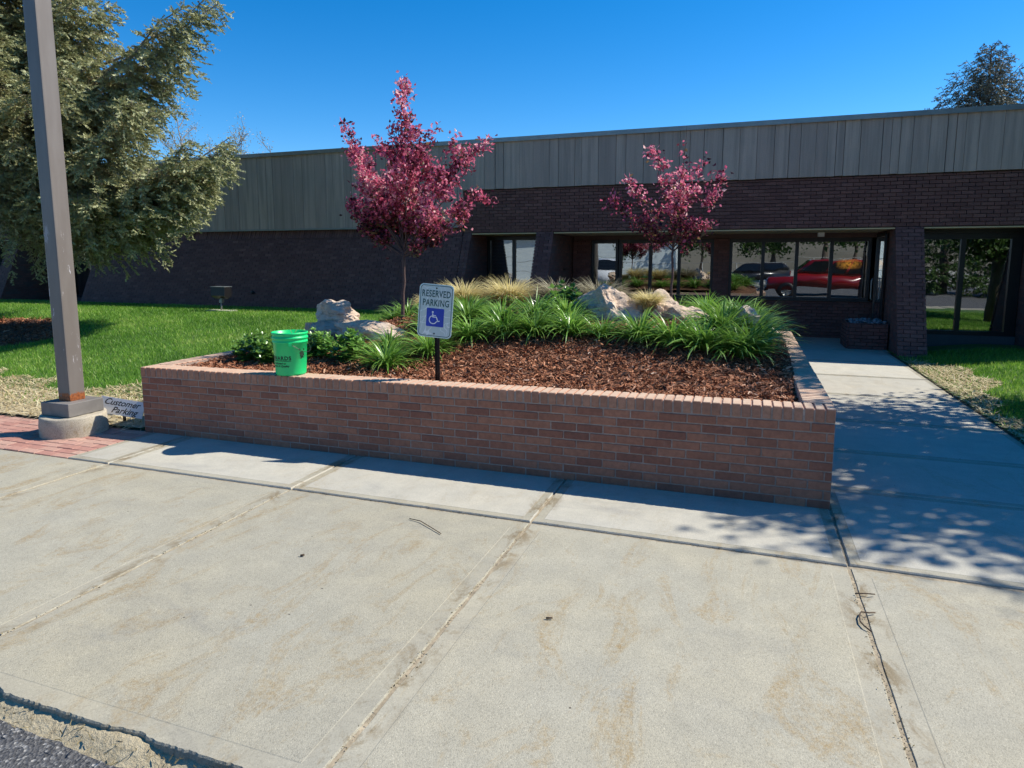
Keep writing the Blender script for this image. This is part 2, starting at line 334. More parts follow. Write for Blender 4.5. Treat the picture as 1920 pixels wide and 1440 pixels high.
def slab(parent, x0, x1, y0, y1, mats, z=0., th=.12, gap=.007, rough_front=False, band=.06, seed=0):
    """concrete slab with uneven arrises and a tooled band round its edge"""
    rr = random.Random(int(x0*977+y0*331+seed)); P = []
    x0 += gap; x1 -= gap; y0 += gap; y1 -= gap
    def side(a, b, amp, n):
        for i in range(n):
            t = i/n; x = a[0]+(b[0]-a[0])*t; y = a[1]+(b[1]-a[1])*t
            j = (amp*fbm((x*7+y*3, y*7-x*3, seed), 5) if amp < .01 else amp*max(0, fbm((x*2.3, seed, 1), 3)-.05)*1.3+.012*fbm((x*31, seed, 4), 5)) if i else 0
            dx, dy = (b[1]-a[1]), -(b[0]-a[0]); l = math.hypot(dx, dy); P.append((x-dx/l*abs(j), y-dy/l*abs(j)))
    nX = max(2, int((x1-x0)/(.015 if rough_front else .04))); nY = max(2, int((y1-y0)/.05))
    fa = .045 if rough_front else .006
    side((x0, y0), (x1, y0), fa, nX); side((x1, y0), (x1, y1), .006, nY); side((x1, y1), (x0, y1), .006, nX); side((x0, y1), (x0, y0), .006, nY)
    cx, cy = (x0+x1)/2, (y0+y1)/2; n = len(P)
    def inset(d): return [(min(max(px, x0+d), x1-d), min(max(py, y0+d), y1-d)) for px, py in P]
    rings = [([(a, b) for a, b in P], z-th), (P, z-.007), ([(a+(.005 if a < cx else -.005)*(abs(a-cx) > (x1-x0)/2-.03), b+(.005 if b < cy else -.005)*(abs(b-cy) > (y1-y0)/2-.07)) for a, b in P], z)]
    V = []; F = []; MI = []
    for pts, zz in rings: V += [(a, b, zz) for a, b in pts]
    for r in range(2):
        for i in range(n): F.append((r*n+i, r*n+(i+1) % n, (r+1)*n+(i+1) % n, (r+1)*n+i)); MI.append(0)
    if band:
        d = band+(.03 if rough_front else 0)
        q0 = inset(d); q1 = inset(d+.004); b0 = len(V)
        V += [(a, b, z-.0015) for a, b in q0]+[(a, b, z) for a, b in q1]
        for i in range(n): F.append((2*n+i, 2*n+(i+1) % n, b0+(i+1) % n, b0+i)); MI.append(1)
        for i in range(n): F.append((b0+i, b0+(i+1) % n, b0+n+(i+1) % n, b0+n+i)); MI.append(1)
        d2 = d+.004
        b1 = len(V); V += [(x0+d2, y0+d2, z), (x1-d2, y0+d2, z), (x1-d2, y1-d2, z), (x0+d2, y1-d2, z)]
        F.append((b1, b1+1, b1+2, b1+3)); MI.append(0)
    else: F.append(tuple(2*n+i for i in range(n))); MI.append(0)
    me = bpy.data.meshes.new('slab'); me.from_pydata(V, [], F); me.polygons.foreach_set('material_index', MI); me.update()
    return link('slab', me, mats, parent)
JX = [-10.55, -8.70, -6.84, -4.97, -3.127, -1.257, .60, 2.45, 4.3, 6.15, 8.0]
pave = sheet('pavement', -14, 8.6, 1.69, 4.95, -.0075, SAND)
for i in range(len(JX)-1):
    slab(pave, JX[i], JX[i+1], 1.60, 3.935, [CONC, CONCB], z=random.uniform(-.002, .003), rough_front=True, seed=i)
for a, b in ((-5.45, -4.97), (-4.97, -3.127), (-3.127, -1.257), (-1.257, .60)):
    slab(pave, a, b, 3.945, 4.90, [CONCW, CONCB], z=.006, seed=3)
slab(pave, 2.45, 8.0, 3.945, 4.9, [CONC, CONCB], z=.004, seed=4)
walk = sheet('walkway', .55, 2.50, 3.95, 16.2, -.0072, SAND)
WY = [3.955, 5.30, 6.40, 7.66, 9.15, 10.66, 12.15, 13.7]
for i in range(len(WY)-1): slab(walk, .60, 2.46, WY[i], WY[i+1], [CONCW, CONCB], z=.007+.002*(i % 2), seed=20+i)
slab(walk, -3.97, .60, 12.15, 13.7, [CONCW, CONCB], z=.008, seed=40); slab(walk, -3.97, -.7, 13.7, 15.75, [CONCW, CONCB], z=.008, seed=41); slab(walk, -.7, 2.62, 13.7, 15.75, [CONCW, CONCB], z=.008, seed=42)
# brick pavers left of the planter, round the lamp post
bp = sheet('brick_paving', -13, -5.45, 3.94, 4.90, -.02, SAND)
pm = bevbox(.196, .094, .06, .004, 1, 'paver')
pm.materials.append(PAVER)
for r in range(9):
    for c in range(30):
        x = -5.555-c*.2-(r % 2)*.1; y = 4.0+r*.1
        if x < -11: continue
        if c == 0 and r % 2: link('paver', pm, None, bp, (-5.507, y, -.027), (0, 0, 0)).scale = (.5, 1, 1)
        o = link('paver', pm, None, bp, (x, y, -.026+random.uniform(-.004, .003)), (random.uniform(-.01, .01), random.uniform(-.01, .01), random.uniform(-.015, .015)))

# ---- lawn terrain
def zl(X, Y):
    X = np.asarray(X, float); Y = np.asarray(Y, float)
    left = .02+.50*ss(5.6, 11.8, Y)
    left = left*(1-ss(-2.5, -.2, X)*ss(8, 9, Y)) 
    right = .02+.12*ss(2.7, 4.2, X)
    return np.where(X > 2.4, right, left)
def terrain(name, x0, x1, y0, y1, st, mat):
    xs = np.arange(x0, x1+st/2, st); ys = np.arange(y0, y1+st/2, st); XX, YY = np.meshgrid(xs, ys)
    V = np.stack([XX, YY, zl(XX, YY)], -1).reshape(-1, 3); n = len(xs)
    j, i = np.meshgrid(np.arange(len(ys)-1), np.arange(n-1), indexing='ij'); b = (j*n+i).ravel()
    return tag(link(name, np_mesh(name, V, np.stack([b, b+1, b+n+1, b+n], 1), smooth=True), mat), kind='structure')
terrain('lawn', -40, -5.62, 4.86, 13.6, .2, SOIL)
terrain('lawn', -5.62, -3.98, 9.9, 14.0, .2, SOIL)
terrain('lawn', 2.47, 12, 4.95, 14.4, .2, SOIL)
def strawy(X, Y):
    X = np.asarray(X); Y = np.asarray(Y)
    wob = .35*np.sin(X*1.7)+.25*np.sin(X*4.1+1)+.15*np.sin(X*9)
    a = (X < -5.5) & (Y < 6.35+wob*.6)
    ring = ((X+14.0)/2.15)**2+((Y-8.6)/1.35)**2 < 1
    b = (X > 2.4) & (X < 2.95+.25*np.sin(Y*1.3)+.1*np.sin(Y*5)) & (Y > 7)
    return a | b, ring
def blades(N, reg, hh, ww, lean, seed):
    g = np.random.default_rng(seed); x0, x1, y0, y1 = reg
    X = g.uniform(x0, x1, N); Y = g.uniform(y0, y1, N)
    return X, Y, g
def blade_mesh(name, X, Y, Z, h, wd, lean, g, mat, attrv, label, cat=None):
    N = len(X); th = g.uniform(0, 2*np.pi, N); ph = g.uniform(0, 2*np.pi, N)
    dx, dy = np.cos(th)*wd/2, np.sin(th)*wd/2
    tx, ty = np.cos(ph)*lean*h, np.sin(ph)*lean*h
    V = np.empty((N, 3, 3)); V[:, 0] = np.stack([X-dx, Y-dy, Z], 1); V[:, 1] = np.stack([X+dx, Y+dy, Z], 1); V[:, 2] = np.stack([X+tx, Y+ty, Z+h], 1)
    o = link(name, np_mesh(name, V, np.arange(N*3).reshape(N, 3), np.repeat(attrv, 3)), mat)
    return tag(o, label, cat, None, 'stuff')
for k, (reg, N, lab) in enumerate((((-24, -5.66, 5.2, 13.1), 330000, 'short bright green lawn grass left of the brick planter'), ((2.5, 6.5, 6.5, 13.6), 60000, 'short green lawn grass right of the concrete walkway'))):
    X, Y, g = blades(N, reg, 0, 0, 0, 11+k)
    s, ring = strawy(X, Y)
    edge = g.uniform(0, 1, N) < .10
    keep = (~s | edge) & ~ring
    if k == 0: keep &= g.uniform(0, 1, N) < np.clip(1.15-(np.hypot(X, Y)-8)/22, .35, 1)
    X, Y = X[keep], Y[keep]; n = len(X)
    patch = .5+.22*np.sin(X*1.3+Y*.7)*np.sin(Y*1.9-X*.4)+.12*np.sin(X*5.1)*np.sin(Y*6.3)
    a = np.clip(patch+g.normal(0, .2, n), 0, 1); a[g.uniform(0, 1, n) < .03] = 1
    blade_mesh('lawn_grass', X, Y, zl(X, Y)-.005, g.uniform(.03, .075, n), g.uniform(.007, .014, n), g.uniform(.1, .9, n), g, GRASS, a, lab, 'grass')
# dry straw thatch beside the pavers and along the walkway edge
for k, (reg, N, lab) in enumerate((((-12, -5.64, 4.84, 7.0), 26000, 'dry yellow thatch behind the lamp post base'), ((2.48, 3.3, 7, 12.4), 9000, 'dry yellow thatch along the walkway edge'))):
    X, Y, g = blades(N, reg, 0, 0, 0, 31+k); s, ring = strawy(X, Y); X, Y = X[s & ~ring], Y[s & ~ring]; n = len(X)
    th = g.uniform(0, 2*np.pi, n); L = g.uniform(.03, .10, n); wd = g.uniform(.004, .010, n); Z = zl(X, Y)+g.uniform(0, .02, n)
    d = np.stack([np.cos(th), np.sin(th), g.normal(0, .25, n)], 1)*L[:, None]; q = np.stack([-np.sin(th), np.cos(th), 0*th], 1)*wd[:, None]
    P = np.stack([X, Y, Z], 1); V = np.stack([P-q, P+q, P+d+q*.3, P+d-q*.3], 1)
    tag(link('thatch', np_mesh('thatch', V, np.arange(n*4).reshape(n, 4), np.repeat(np.clip(g.normal(.55, .25, n), 0, 1), 4)), STRAW), lab, 'dry grass', None, 'stuff')
xs = np.linspace(-12, -5.63, 60); ys = np.linspace(4.86, 6.5, 16); V = [(x, y, float(zl(x, y))+.006-.05*(ss(5.8, 6.5, y))) for y in ys for x in xs]
tag(link('bare_earth', np_mesh('bare_earth', V, [(j*60+i, j*60+i+1, j*60+61+i, j*60+60+i) for j in range(15) for i in range(59)]), DIRT), kind='structure')
# mulch ring round the spruce
n = 28; V = [(-14.0, 8.6, float(zl(-13.9, 8.6))+.05)]+[(-14.0+2.15*math.cos(k*2*math.pi/n), 8.6+1.35*math.sin(k*2*math.pi/n), float(zl(-10, 8.6+1.35*math.sin(k*2*math.pi/n)))+.006) for k in range(n)]
tag(link('mulch_ring', np_mesh('mulch_ring', V, [(0, k+1, (k+1) % n+1) for k in range(n)]), MULB), kind='structure')
exec_later = []

# ================================================================ BUILDING
YF = 14.0            # plane of fascia and parapet
bld = tag(empty('office_building', (-2, 14, 0)), 'low dark brown brick office building with grey board-formed concrete parapet', 'building')
bld.location = (0, 0, 0)
# --- structural core, kept behind the facing
m = MB()
m.box(-34, 14, YF+.10, YF+.30, 3.2, 4.22)           # parapet core
m.box(-34, 14, YF+.30, 30, 3.30, 3.50)              # roof deck
m.box(-34, 14, 29.8, 30, -.1, 3.3)                  # back wall
m.box(-34.2, -34, YF, 30, -.1, 4.2); m.box(14, 14.2, YF, 30, -.1, 4.2)
m.box(-17.2, -6.1, YF+.10, YF+.40, 2.2, 3.2)
m.box(-6.1, 14, YF+.07, YF+.40, 2.26, 3.2)
m.box(-34, -17.2, YF+.07, YF+.40, 2.26, 3.2)
m.build('wall_core', MORTARD, bld)
m = MB(); m.box(-34, 14, YF+.4, 29.8, 2.32, 2.36); m.build('ceiling', INTER, bld)
m = MB(); m.box(-34, 14, 15.9, 29.8, .0, .03); m.box(-34, -3.97, 15.05, 15.9, .0, .03); m.box(2.64, 14, 14.6, 15.9, 0, .03); m.build('interior_floor', CARPET, bld)
m = MB(); m.box(-34, 14, 19.5, 19.6, .03, 2.32); m.box(-4.2, -4.1, 15.06, 19.5, .03, 2.32); m.box(2.70, 2.80, 15.0, 19.5, .03, 2.32); m.box(-6.3, -6.2, 15.06, 19.5, .03, 2.32); m.build('interior_wall', INTER, bld)
def brickwork(name, u0, u1, v0, v1, M, th=.05, holes=(), seed=1, parent=bld, mat=BRICKD, cl=.2032, ch=.0677):
    """running-bond bricks on a plane: local x along, z up, front face at y=0, M maps to world"""
    rr = random.Random(seed); mb = MB(); r = 0; v = v0
    while v < v1-.01:
        h = min(ch, v1-v)-.010; u = u0-(cl/2 if r % 2 else 0)
        while u < u1:
            a, b = max(u, u0), min(u+cl, u1)
            if b-a > .03 and not any(x0 < (a+b)/2 < x1 and z0 < v+h/2 < z1 for x0, x1, z0, z1 in holes):
                j = rr.uniform(0, .005)
                mb.box(a+.005, b-.005, j, th, v, v+h, rr.random(), 0, M)
            u += cl
        v += ch; r += 1
    return tag(mb.build(name, mat, parent), kind='stuff')
ID = Matrix.Translation((0, YF, 0))
brickwork('fascia_brickwork', -6.06, 9, 2.28, 3.20, ID, seed=3)
brickwork('fascia_brickwork', -30, -17.2, 2.28, 3.20, ID, seed=4)
# battered wall / piers: sheared so the face leans back from Y=13 at z=0 to Y=14 at z=2.28
SH = Matrix(((1, 0, 0, 0), (0, 1, 1.0/2.28, 13.0), (0, 0, 1, 0), (0, 0, 0, 1)))
def pier(x0, x1, ztop, seed, deep=15.0, soldier=False, front=True):
    mb = MB(); zb = -.1; yb = 13+.035+zb/2.28; yt = 13+.035+ztop/2.28
    P = [(x0+.02, yb, zb), (x0+.02, deep, zb), (x0+.02, deep, ztop), (x0+.02, yt, ztop)]
    mb.poly(P, (x1-x0-.04, 0, 0)); o = mb.build('pier', MORTARD, bld)
    top = ztop-(.21 if soldier else 0)
    brickwork('pier_brickwork', x0, x1, -.07, top, SH, .06, seed=seed, parent=o)
    if soldier:
        s = MB(); rr = random.Random(seed); u = x0
        while u < x1-.06:
            s.box(u+.004, u+.063, rr.uniform(-.012, .004), .06, top+.004, ztop-.006, rr.random(), 0, SH); u += .0677
        tag(s.build('soldier_course', BRICKD, o), kind='stuff')
    return o
def side_bricks(pr, x, sgn, y1, ztop, seed):
    """brick courses on the flank of a pier"""
    mb = MB(); rr = random.Random(seed); v = -.07; r = 0
    while v < ztop-.02:
        y0 = 13.0+(v+.06)/2.28+.004; y = y0-(.1 if r % 2 else 0)
        while y < y1:
            a, b = max(y, y0), min(y+.2032, y1)
            if b-a > .03:
                j = rr.uniform(0, .004)
                xa, xb = (x-.03, x+.003-j) if sgn > 0 else (x-.003+j, x+.03)
                mb.box(xa, xb, a+.005, b-.005, v+.003, v+.055, rr.random())
            y += .2032
        v += .0677; r += 1
    tag(mb.build('flank_brickwork', BRICKD, pr), kind='stuff')
pA = pier(-17.2, -6.08, 2.41, 5, 15.0, True)
pA2 = pier(-6.075, -5.88, 2.275, 6); side_bricks(pA2, -5.90, 1, 15.0, 2.27, 21); side_bricks(pA, -17.18, -1, 15.0, 2.38, 28)
pB = pier(-4.36, -3.97, 2.275, 7, 15.8); side_bricks(pB, -3.99, 1, 15.78, 2.27, 22); side_bricks(pB, -4.34, -1, 15.0, 2.27, 23)
pC = pier(2.50, 2.96, 2.275, 8, 15.8); side_bricks(pC, 2.52, -1, 15.78, 2.27, 24); side_bricks(pC, 2.94, 1, 14.5, 2.27, 25)
pD = pier(4.62, 9.0, 2.275, 9, 15.0); side_bricks(pD, 4.64, -1, 14.5, 2.27, 26)
pE = pier(-24.3, -23.6, 2.275, 10, 15.0); pF = pier(-30, -29.0, 2.275, 12, 15.0); pG = pier(-20.9, -20.4, 2.275, 13, 15.0); side_bricks(pG, -20.42, 1, 15, 2.27, 29); side_bricks(pE, -23.62, 1, 15, 2.27, 31)
# parapet of board-formed concrete: one board face after another
x = -32.; k = 0
rr = random.Random(5)
while x < 10:
    wd = rr.choice((.14, .20, .26, .31, .36)); x1 = x+wd
    z0 = 2.425 if -17.2 < x < -6.1 else 3.215
    if x < -6.07 < x1: x1 = -6.07
    if x < -17.2 < x1: x1 = -17.2
    g = rr.choice((.003, .005, .008, .014)); dz = rr.uniform(-.006, .004)
    mb = MB(); yo = rr.choice((0, .001, .002, .004, -.006))
    mb.box(x+g/2, x1-g/2, YF-.03+yo, YF+.12, z0+dz, 4.215)
    mb.build('panel', BOARD, bld); x = x1
m = MB(); m.box(-34, 14, YF-.07, YF+.35, 4.222, 4.285); m.box(-34, 14, YF-.075, YF-.07, 4.20, 4.289); m.build('coping', COPING, bld)
m = MB(); m.box(-17.2, -6.08, YF-.055, YF-.03, 2.395, 2.43); m.build('drip_edge', plain('drip_edge_concrete', (.30, .29, .25), .9), bld)
# soffits
for x0, x1, y1 in ((-3.965, 2.50, 15.75), (-5.875, -4.365, 15.0), (2.965, 4.615, 14.45), (-23.6, -20.9, 14.9), (-20.4, -17.2, 14.9)):
    m = MB(); m.box(x0, x1, YF+.005, y1, 2.235, 2.258); m.build('soffit', SOFFIT, bld)
m = MB(); m.box(1.35, 1.47, 15.45, 15.6, 2.15, 2.235); m.build('soffit_lamp', WHITE, bld)
for x in (-2.2, -.7, .8, 2.0):
    m = MB(); m.box(x, x+.012, YF+.006, 15.74, 2.230, 2.236); m.build('soffit_joint', FRAME, bld)
def window(xs, z0, z1, Y, bar=.06, blinds=(), transom=None, name='window'):
    """framed glazing: xs are the bay edges"""
    f = MB(); d = .05
    f.box(xs[0]-bar, xs[-1]+bar, Y-d, Y+d, z1, z1+bar*1.2); f.box(xs[0]-bar, xs[-1]+bar, Y-d, Y+d, z0-bar, z0)
    for i, x in enumerate(xs):
        h = bar/2
        if i == 0: f.box(x-bar, x, Y-d, Y+d, z0, z1)
        elif i == len(xs)-1: f.box(x, x+bar, Y-d, Y+d, z0, z1)
        else: f.box(x-h, x+h, Y-d, Y+d, z0, z1)
    wdw = f.build(name, FRAME, bld)
    for i in range(len(xs)-1):
        a = xs[i]+(bar/2 if i else 0); b = xs[i+1]-(bar/2 if i < len(xs)-2 else 0)
        q = [random.uniform(-.005, .005) for _ in range(3)]; g = MB(); g.add([(a, Y+q[0], z0), (b, Y+q[1], z0), (b, Y+q[1]+q[2], z1), (a, Y+q[0]+q[2], z1)], [(0, 1, 2, 3)]); g.build('pane', GLASS, wdw)
        if i in blinds:
            s = MB(); z = z0+.03; tr_ = R_(35)
            while z < z1-.02:
                s.add([(a+.01, Y+.08, z), (b-.01, Y+.08, z), (b-.01, Y+.105, z+.018), (a+.01, Y+.105, z+.018)], [(0, 1, 2, 3)]); z += .034
            s.build('blind', BLIND, wdw)
    return wdw
# entrance glazing
window([-2.80, -2.14, -1.49, -.80], .87, 2.05, 15.80, .07, blinds=(0,))
window([-.34, .30, .98, 1.66, 2.34], .87, 2.05, 15.80, .07)
window([-3.46, -2.95], .87, 2.05, 15.80, .06, blinds=(0,))
m = MB(); m.box(-3.965, 2.50, 15.72, 15.90, -.05, .80); m.box(-.73, -.41, 15.72, 15.9, .80, 2.13); m.box(-3.965, -3.53, 15.72, 15.9, .8, 2.13); m.box(-3.965, 2.5, 15.74, 15.9, 2.135, 2.32); m.build('entry_wall', MORTARD, bld)
brickwork('entry_brickwork', -3.96, 2.49, 0, .79, Matrix.Translation((0, 15.67, 0)), .05, seed=15)
brickwork('entry_brickwork', -.74, -.40, .80, 2.13, Matrix.Translation((0, 15.67, 0)), .05, seed=16)
brickwork('entry_brickwork', -3.96, -3.53, .80, 2.13, Matrix.Translation((0, 15.67, 0)), .05, seed=17)
m = MB(); m.box(-2.87, -.74, 15.62, 15.76, .795, .815); m.box(-.40, 2.45, 15.62, 15.76, .795, .815); m.build('sill', FRAME, bld)
# glazed side door in the right flank of the entry
m = MB(); m.box(2.44, 2.475, 14.55, 14.61, .02, 2.12); m.box(2.44, 2.475, 15.40, 15.46, .02, 2.12); m.box(2.44, 2.475, 14.55, 15.46, 2.12, 2.18); m.box(2.44, 2.475, 14.61, 15.4, .02, .22)
dr = m.build('door', FRAME, bld); m = MB(); m.add([(2.455, 14.61, .22), (2.455, 15.4, .22), (2.455, 15.4, 2.12), (2.455, 14.61, 2.12)], [(0, 1, 2, 3)]); m.build('pane', GLASS, dr)
m = MB(); m.tube([(2.40, 15.32, .85), (2.38, 15.32, .9), (2.38, 15.32, 1.25), (2.40, 15.32, 1.3)], [.012]*4, 6); m.build('handle', COPING, dr)
# recessed windows
window([-5.81, -5.22, -4.60, -4.43], .62, 2.13, 15.02, .07, blinds=(0, 1))
m = MB(); m.box(-5.88, -4.36, 14.98, 15.06, -.1, .55); m.box(-5.88, -4.36, 14.98, 15.06, 2.21, 2.3); m.build('window_apron', MORTARD, bld)
window([3.03, 3.71, 4.45], .36, 2.05, 14.50, .08)
m = MB(); m.box(2.96, 4.62, 14.40, 14.6, -.1, .28); m.build('window_apron', plain('apron_concrete', (.10, .10, .10), .9), bld); m = MB(); m.box(2.96, 4.62, 14.46, 14.56, 2.15, 2.3); m.box(4.53, 4.62, 14.46, 14.56, .28, 2.15); m.build('window_head', FRAME, bld)
window([-20.3, -19.5, -18.7, -17.95, -17.3], .6, 2.13, 14.9, .07, blinds=(0, 1, 2, 3)); window([-23.5, -22.7, -21.8, -21.0], .6, 2.13, 14.9, .07, blinds=(0, 1, 2))
m = MB(); m.box(-30, -17.2, 14.88, 14.96, -.1, .53); m.box(-30, -17.2, 14.88, 14.96, 2.21, 2.3); m.build('window_apron', MORTARD, bld)
m = MB(); m.lathe([(0, .0), (.05, 0), (.055, .012), (.03, .02), (.03, .05), (0, .05)], 16); m.build('wall_vent', BLACK, bld, (-11.47, 13.37, .88), (R_(90)+.41, 0, 0))
# lit amber wall sign inside the entry
AMB, nt, bs = newmat('amber_lit_panel'); bs.inputs['Emission Color'].default_value = (1, .42, .05, 1); setc(nt, bs, (.5, .2, .03), .5)
gq = nd(nt, 'TexGradient', {'Vector': nd(nt, 'Mapping', {'Vector': nd(nt, 'TexCoord').outputs['Object'], 'Location': (0, 0, -.5), 'Scale': (3.2, 3.2, 6.5)}).outputs[0]}, gradient_type='SPHERICAL').outputs['Fac']
nt.links.new(nd(nt, 'Math', {0: gq, 1: ramp(nt, ns(nt, pos(nt, (1, 1, .6), obj=True), 26, 3), bw((.40, .2), (.52, 1.0)))}, operation='MULTIPLY').outputs[0], bs.inputs['Emission Strength'])
sg = tag(empty('lit_wall_sign', (2.15, 16.9, 1.5)), 'amber glowing sign panel inside the right end of the entrance glazing', 'sign')
m = MB(); m.box(-.55, .35, .03, .06, -.16, .34); m.build('panel', plain('sign_back', (.35, .22, .10), .7), sg)
m = MB(); m.box(-.26, .26, 0, .025, -.04, .18); m.build('lit_band', AMB, sg)
m = MB(); m.tube([(-.16, -.03, .22), (-.12, -.03, .27), (0, -.03, .30), (.12, -.03, .27), (.16, -.03, .22)], [.016]*5, 6); lamp = m.build('lamp', AMB, sg)

# ================================================================ BRICK PLANTER
PX0, PX1, PY0, PY1 = -5.55, .602, 4.83, 10.0
TH = .20
plant = tag(empty('brick_planter', (-2.5, 4.83, 0)), 'long raised red brick planter with a rowlock brick coping', 'planter'); plant.location = (0, 0, 0)
def zsc(x): return .925+.075*(x-PX0)/(PX1-PX0)
CH = .0672
m = MB(); e = .0055
for x0, x1, y0, y1 in ((PX0+e, PX1-e, PY0+e, PY0+TH), (PX0+e, PX0+TH, PY0+TH+.002, PY1-e), (PX1-TH, PX1-e, PY0+TH+.002, PY1-e), (PX0+TH+.002, PX1-TH-.002, PY1-TH, PY1-e)):
    vs = [(x, y, (-.05 if z == 0 else 9*CH*zsc(x)+.082)) for z in (0, 1) for y in (y0, y1) for x in (x0, x1)]
    m.add(vs, [(0, 2, 3, 1), (4, 5, 7, 6), (0, 1, 5, 4), (2, 6, 7, 3), (0, 4, 6, 2), (1, 3, 7, 5)])
m.build('mortar_core', MORTAR, plant)
FB = bevbox(.193, .09, .0572, .0035, 1, 'brick'); HB = bevbox(.0915, .09, .0572, .0035, 1, 'brick'); CB = bevbox(.0568, .197, .0915, .005, 1, 'coping_brick')
for me in (FB, HB): me.materials.append(BRICK)
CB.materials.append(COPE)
rr = random.Random(3)
SLOPE = -math.atan((.075*.65)/(PX1-PX0))
for r in range(9):
    x = PX0+.004+(0 if r % 2 else -.1016)
    while x < PX1-.02:
        a, b = max(x, PX0+.003), min(x+.2032, PX1-.002)
        if b-a > .04:
            me = FB if b-a > .15 else HB; c = (a+b)/2; wd = .193 if me is FB else .0915
            o = link('brick', me, None, plant, (c, PY0+.045+rr.uniform(-.0025, .0025), (r+.5)*CH*zsc(c)-.004), (rr.uniform(-.012, .012), SLOPE*(r/9)+rr.uniform(-.004, .004), rr.uniform(-.008, .008)))
            o.scale = ((b-a-.010)/wd, 1, zsc(c))
        x += .2032
nC = round((PX1-PX0)/.0668); sp = (PX1-PX0)/nC
for i in range(nC):
    c = PX0+sp*(i+.5)
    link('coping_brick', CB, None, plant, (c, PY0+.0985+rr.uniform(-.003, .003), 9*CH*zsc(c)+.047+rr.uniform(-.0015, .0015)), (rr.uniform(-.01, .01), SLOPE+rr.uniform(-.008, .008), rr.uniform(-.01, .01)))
for X in (PX1-.0985, PX0+.0985):
    y = PY0+TH+.035; 
    while y < PY1:
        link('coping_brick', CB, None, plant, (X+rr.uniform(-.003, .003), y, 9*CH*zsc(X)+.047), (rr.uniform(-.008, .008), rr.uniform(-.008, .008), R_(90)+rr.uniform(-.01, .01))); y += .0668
mb = MB()      # courses of the flanks and back, out of view
for X, s in ((PX1-.092, 0), (PX0+.003, 1)):
    for r in range(9):
        y = PY0+.095+(0 if r % 2 else .1)
        while y < PY1-.1: mb.box(X, X+.089, y, y+.193, r*CH*zsc(X)+.002, r*CH*zsc(X)+.057, rr.random()); y += .2032
tag(mb.build('flank_brickwork', BRICKS, plant), kind='stuff')

# ---- mulch mound
def zm(X, Y):
    X = np.asarray(X, float); Y = np.asarray(Y, float)
    base = .60+.42*ss(5.1, 7.6, Y)*ss(-5.4, -3.4, X)*(1-.6*ss(-.6, .45, X))+.12*ss(5.2, 7, Y)*(1-ss(-5.4, -3.4, X))
    base = base+.02*ss(-5.5, .4, X)
    return base-.28*ss(8.8, 9.7, Y)
xs = np.arange(PX0+TH-.03, PX1-TH+.05, .05); ys = np.arange(PY0+TH-.03, PY1-TH+.05, .05)
XX, YY = np.meshgrid(xs, ys); ZZ = zm(XX, YY)+np.array([[.016*fbm((x*6, y*6, 0), 4) for x in xs] for y in ys])
n = len(xs); j, i = np.meshgrid(np.arange(len(ys)-1), np.arange(n-1), indexing='ij'); b = (j*n+i).ravel()
tag(link('mulch_bed', np_mesh('mulch_bed', np.stack([XX, YY, ZZ], -1), np.stack([b, b+1, b+n+1, b+n], 1), smooth=True), MULB), kind='structure')
def chips(name, X, Y, Z, g, lab, Lr=(.03, .085), mat=CHIP, wk=1.):
    n = len(X); th = g.uniform(0, 2*np.pi, n); L = g.uniform(*Lr, n); wd = g.uniform(.003, .0075, n)*wk
    d = np.stack([np.cos(th), np.sin(th), g.normal(.05, .35, n)*min(1, wk*1.2)], 1); d /= np.linalg.norm(d, axis=1)[:, None]
    r = np.stack([-np.sin(th), np.cos(th), g.normal(0, .6, n)], 1)*wd[:, None]
    cv = g.normal(0, .25, (n, 3))*L[:, None]*.5
    P = np.stack([X, Y, Z], 1)
    rows = [P-r, P+r, P+d*(L/2)[:, None]+cv+r, P+d*(L/2)[:, None]+cv-r, P+d*L[:, None]+r*.4, P+d*L[:, None]-r*.4]
    V = np.stack(rows, 1); b = np.arange(n)*6
    F = np.concatenate([np.stack([b, b+1, b+2, b+3], 1), np.stack([b+3, b+2, b+4, b+5], 1)])
    return tag(link(name, np_mesh(name, V, F, np.repeat(np.clip(g.beta(2, 2.2, n), 0, 1), 6)), mat), lab, 'mulch', None, 'stuff')
g = np.random.default_rng(5); N = 60000
X = g.uniform(PX0+TH, PX1-TH, N); Y = PY0+TH+(g.uniform(0, 1, N)**1.35)*3.0
chips('mulch_chips', X, Y, zm(X, Y)+g.uniform(0, .022, N), g, 'shredded red-brown bark mulch filling the brick planter', (.022, .075), CHIP, .8)
N = 6000; th = g.uniform(0, 2*np.pi, N); r = np.sqrt(g.uniform(0, 1, N)); X = -14.0+2.1*r*np.cos(th); Y = 8.6+1.32*r*np.sin(th)
chips('mulch_chips', X, Y, zl(X, Y)+.02+g.uniform(0, .03, N), g, 'brown wood mulch ring on the lawn at the left edge', (.05, .13))

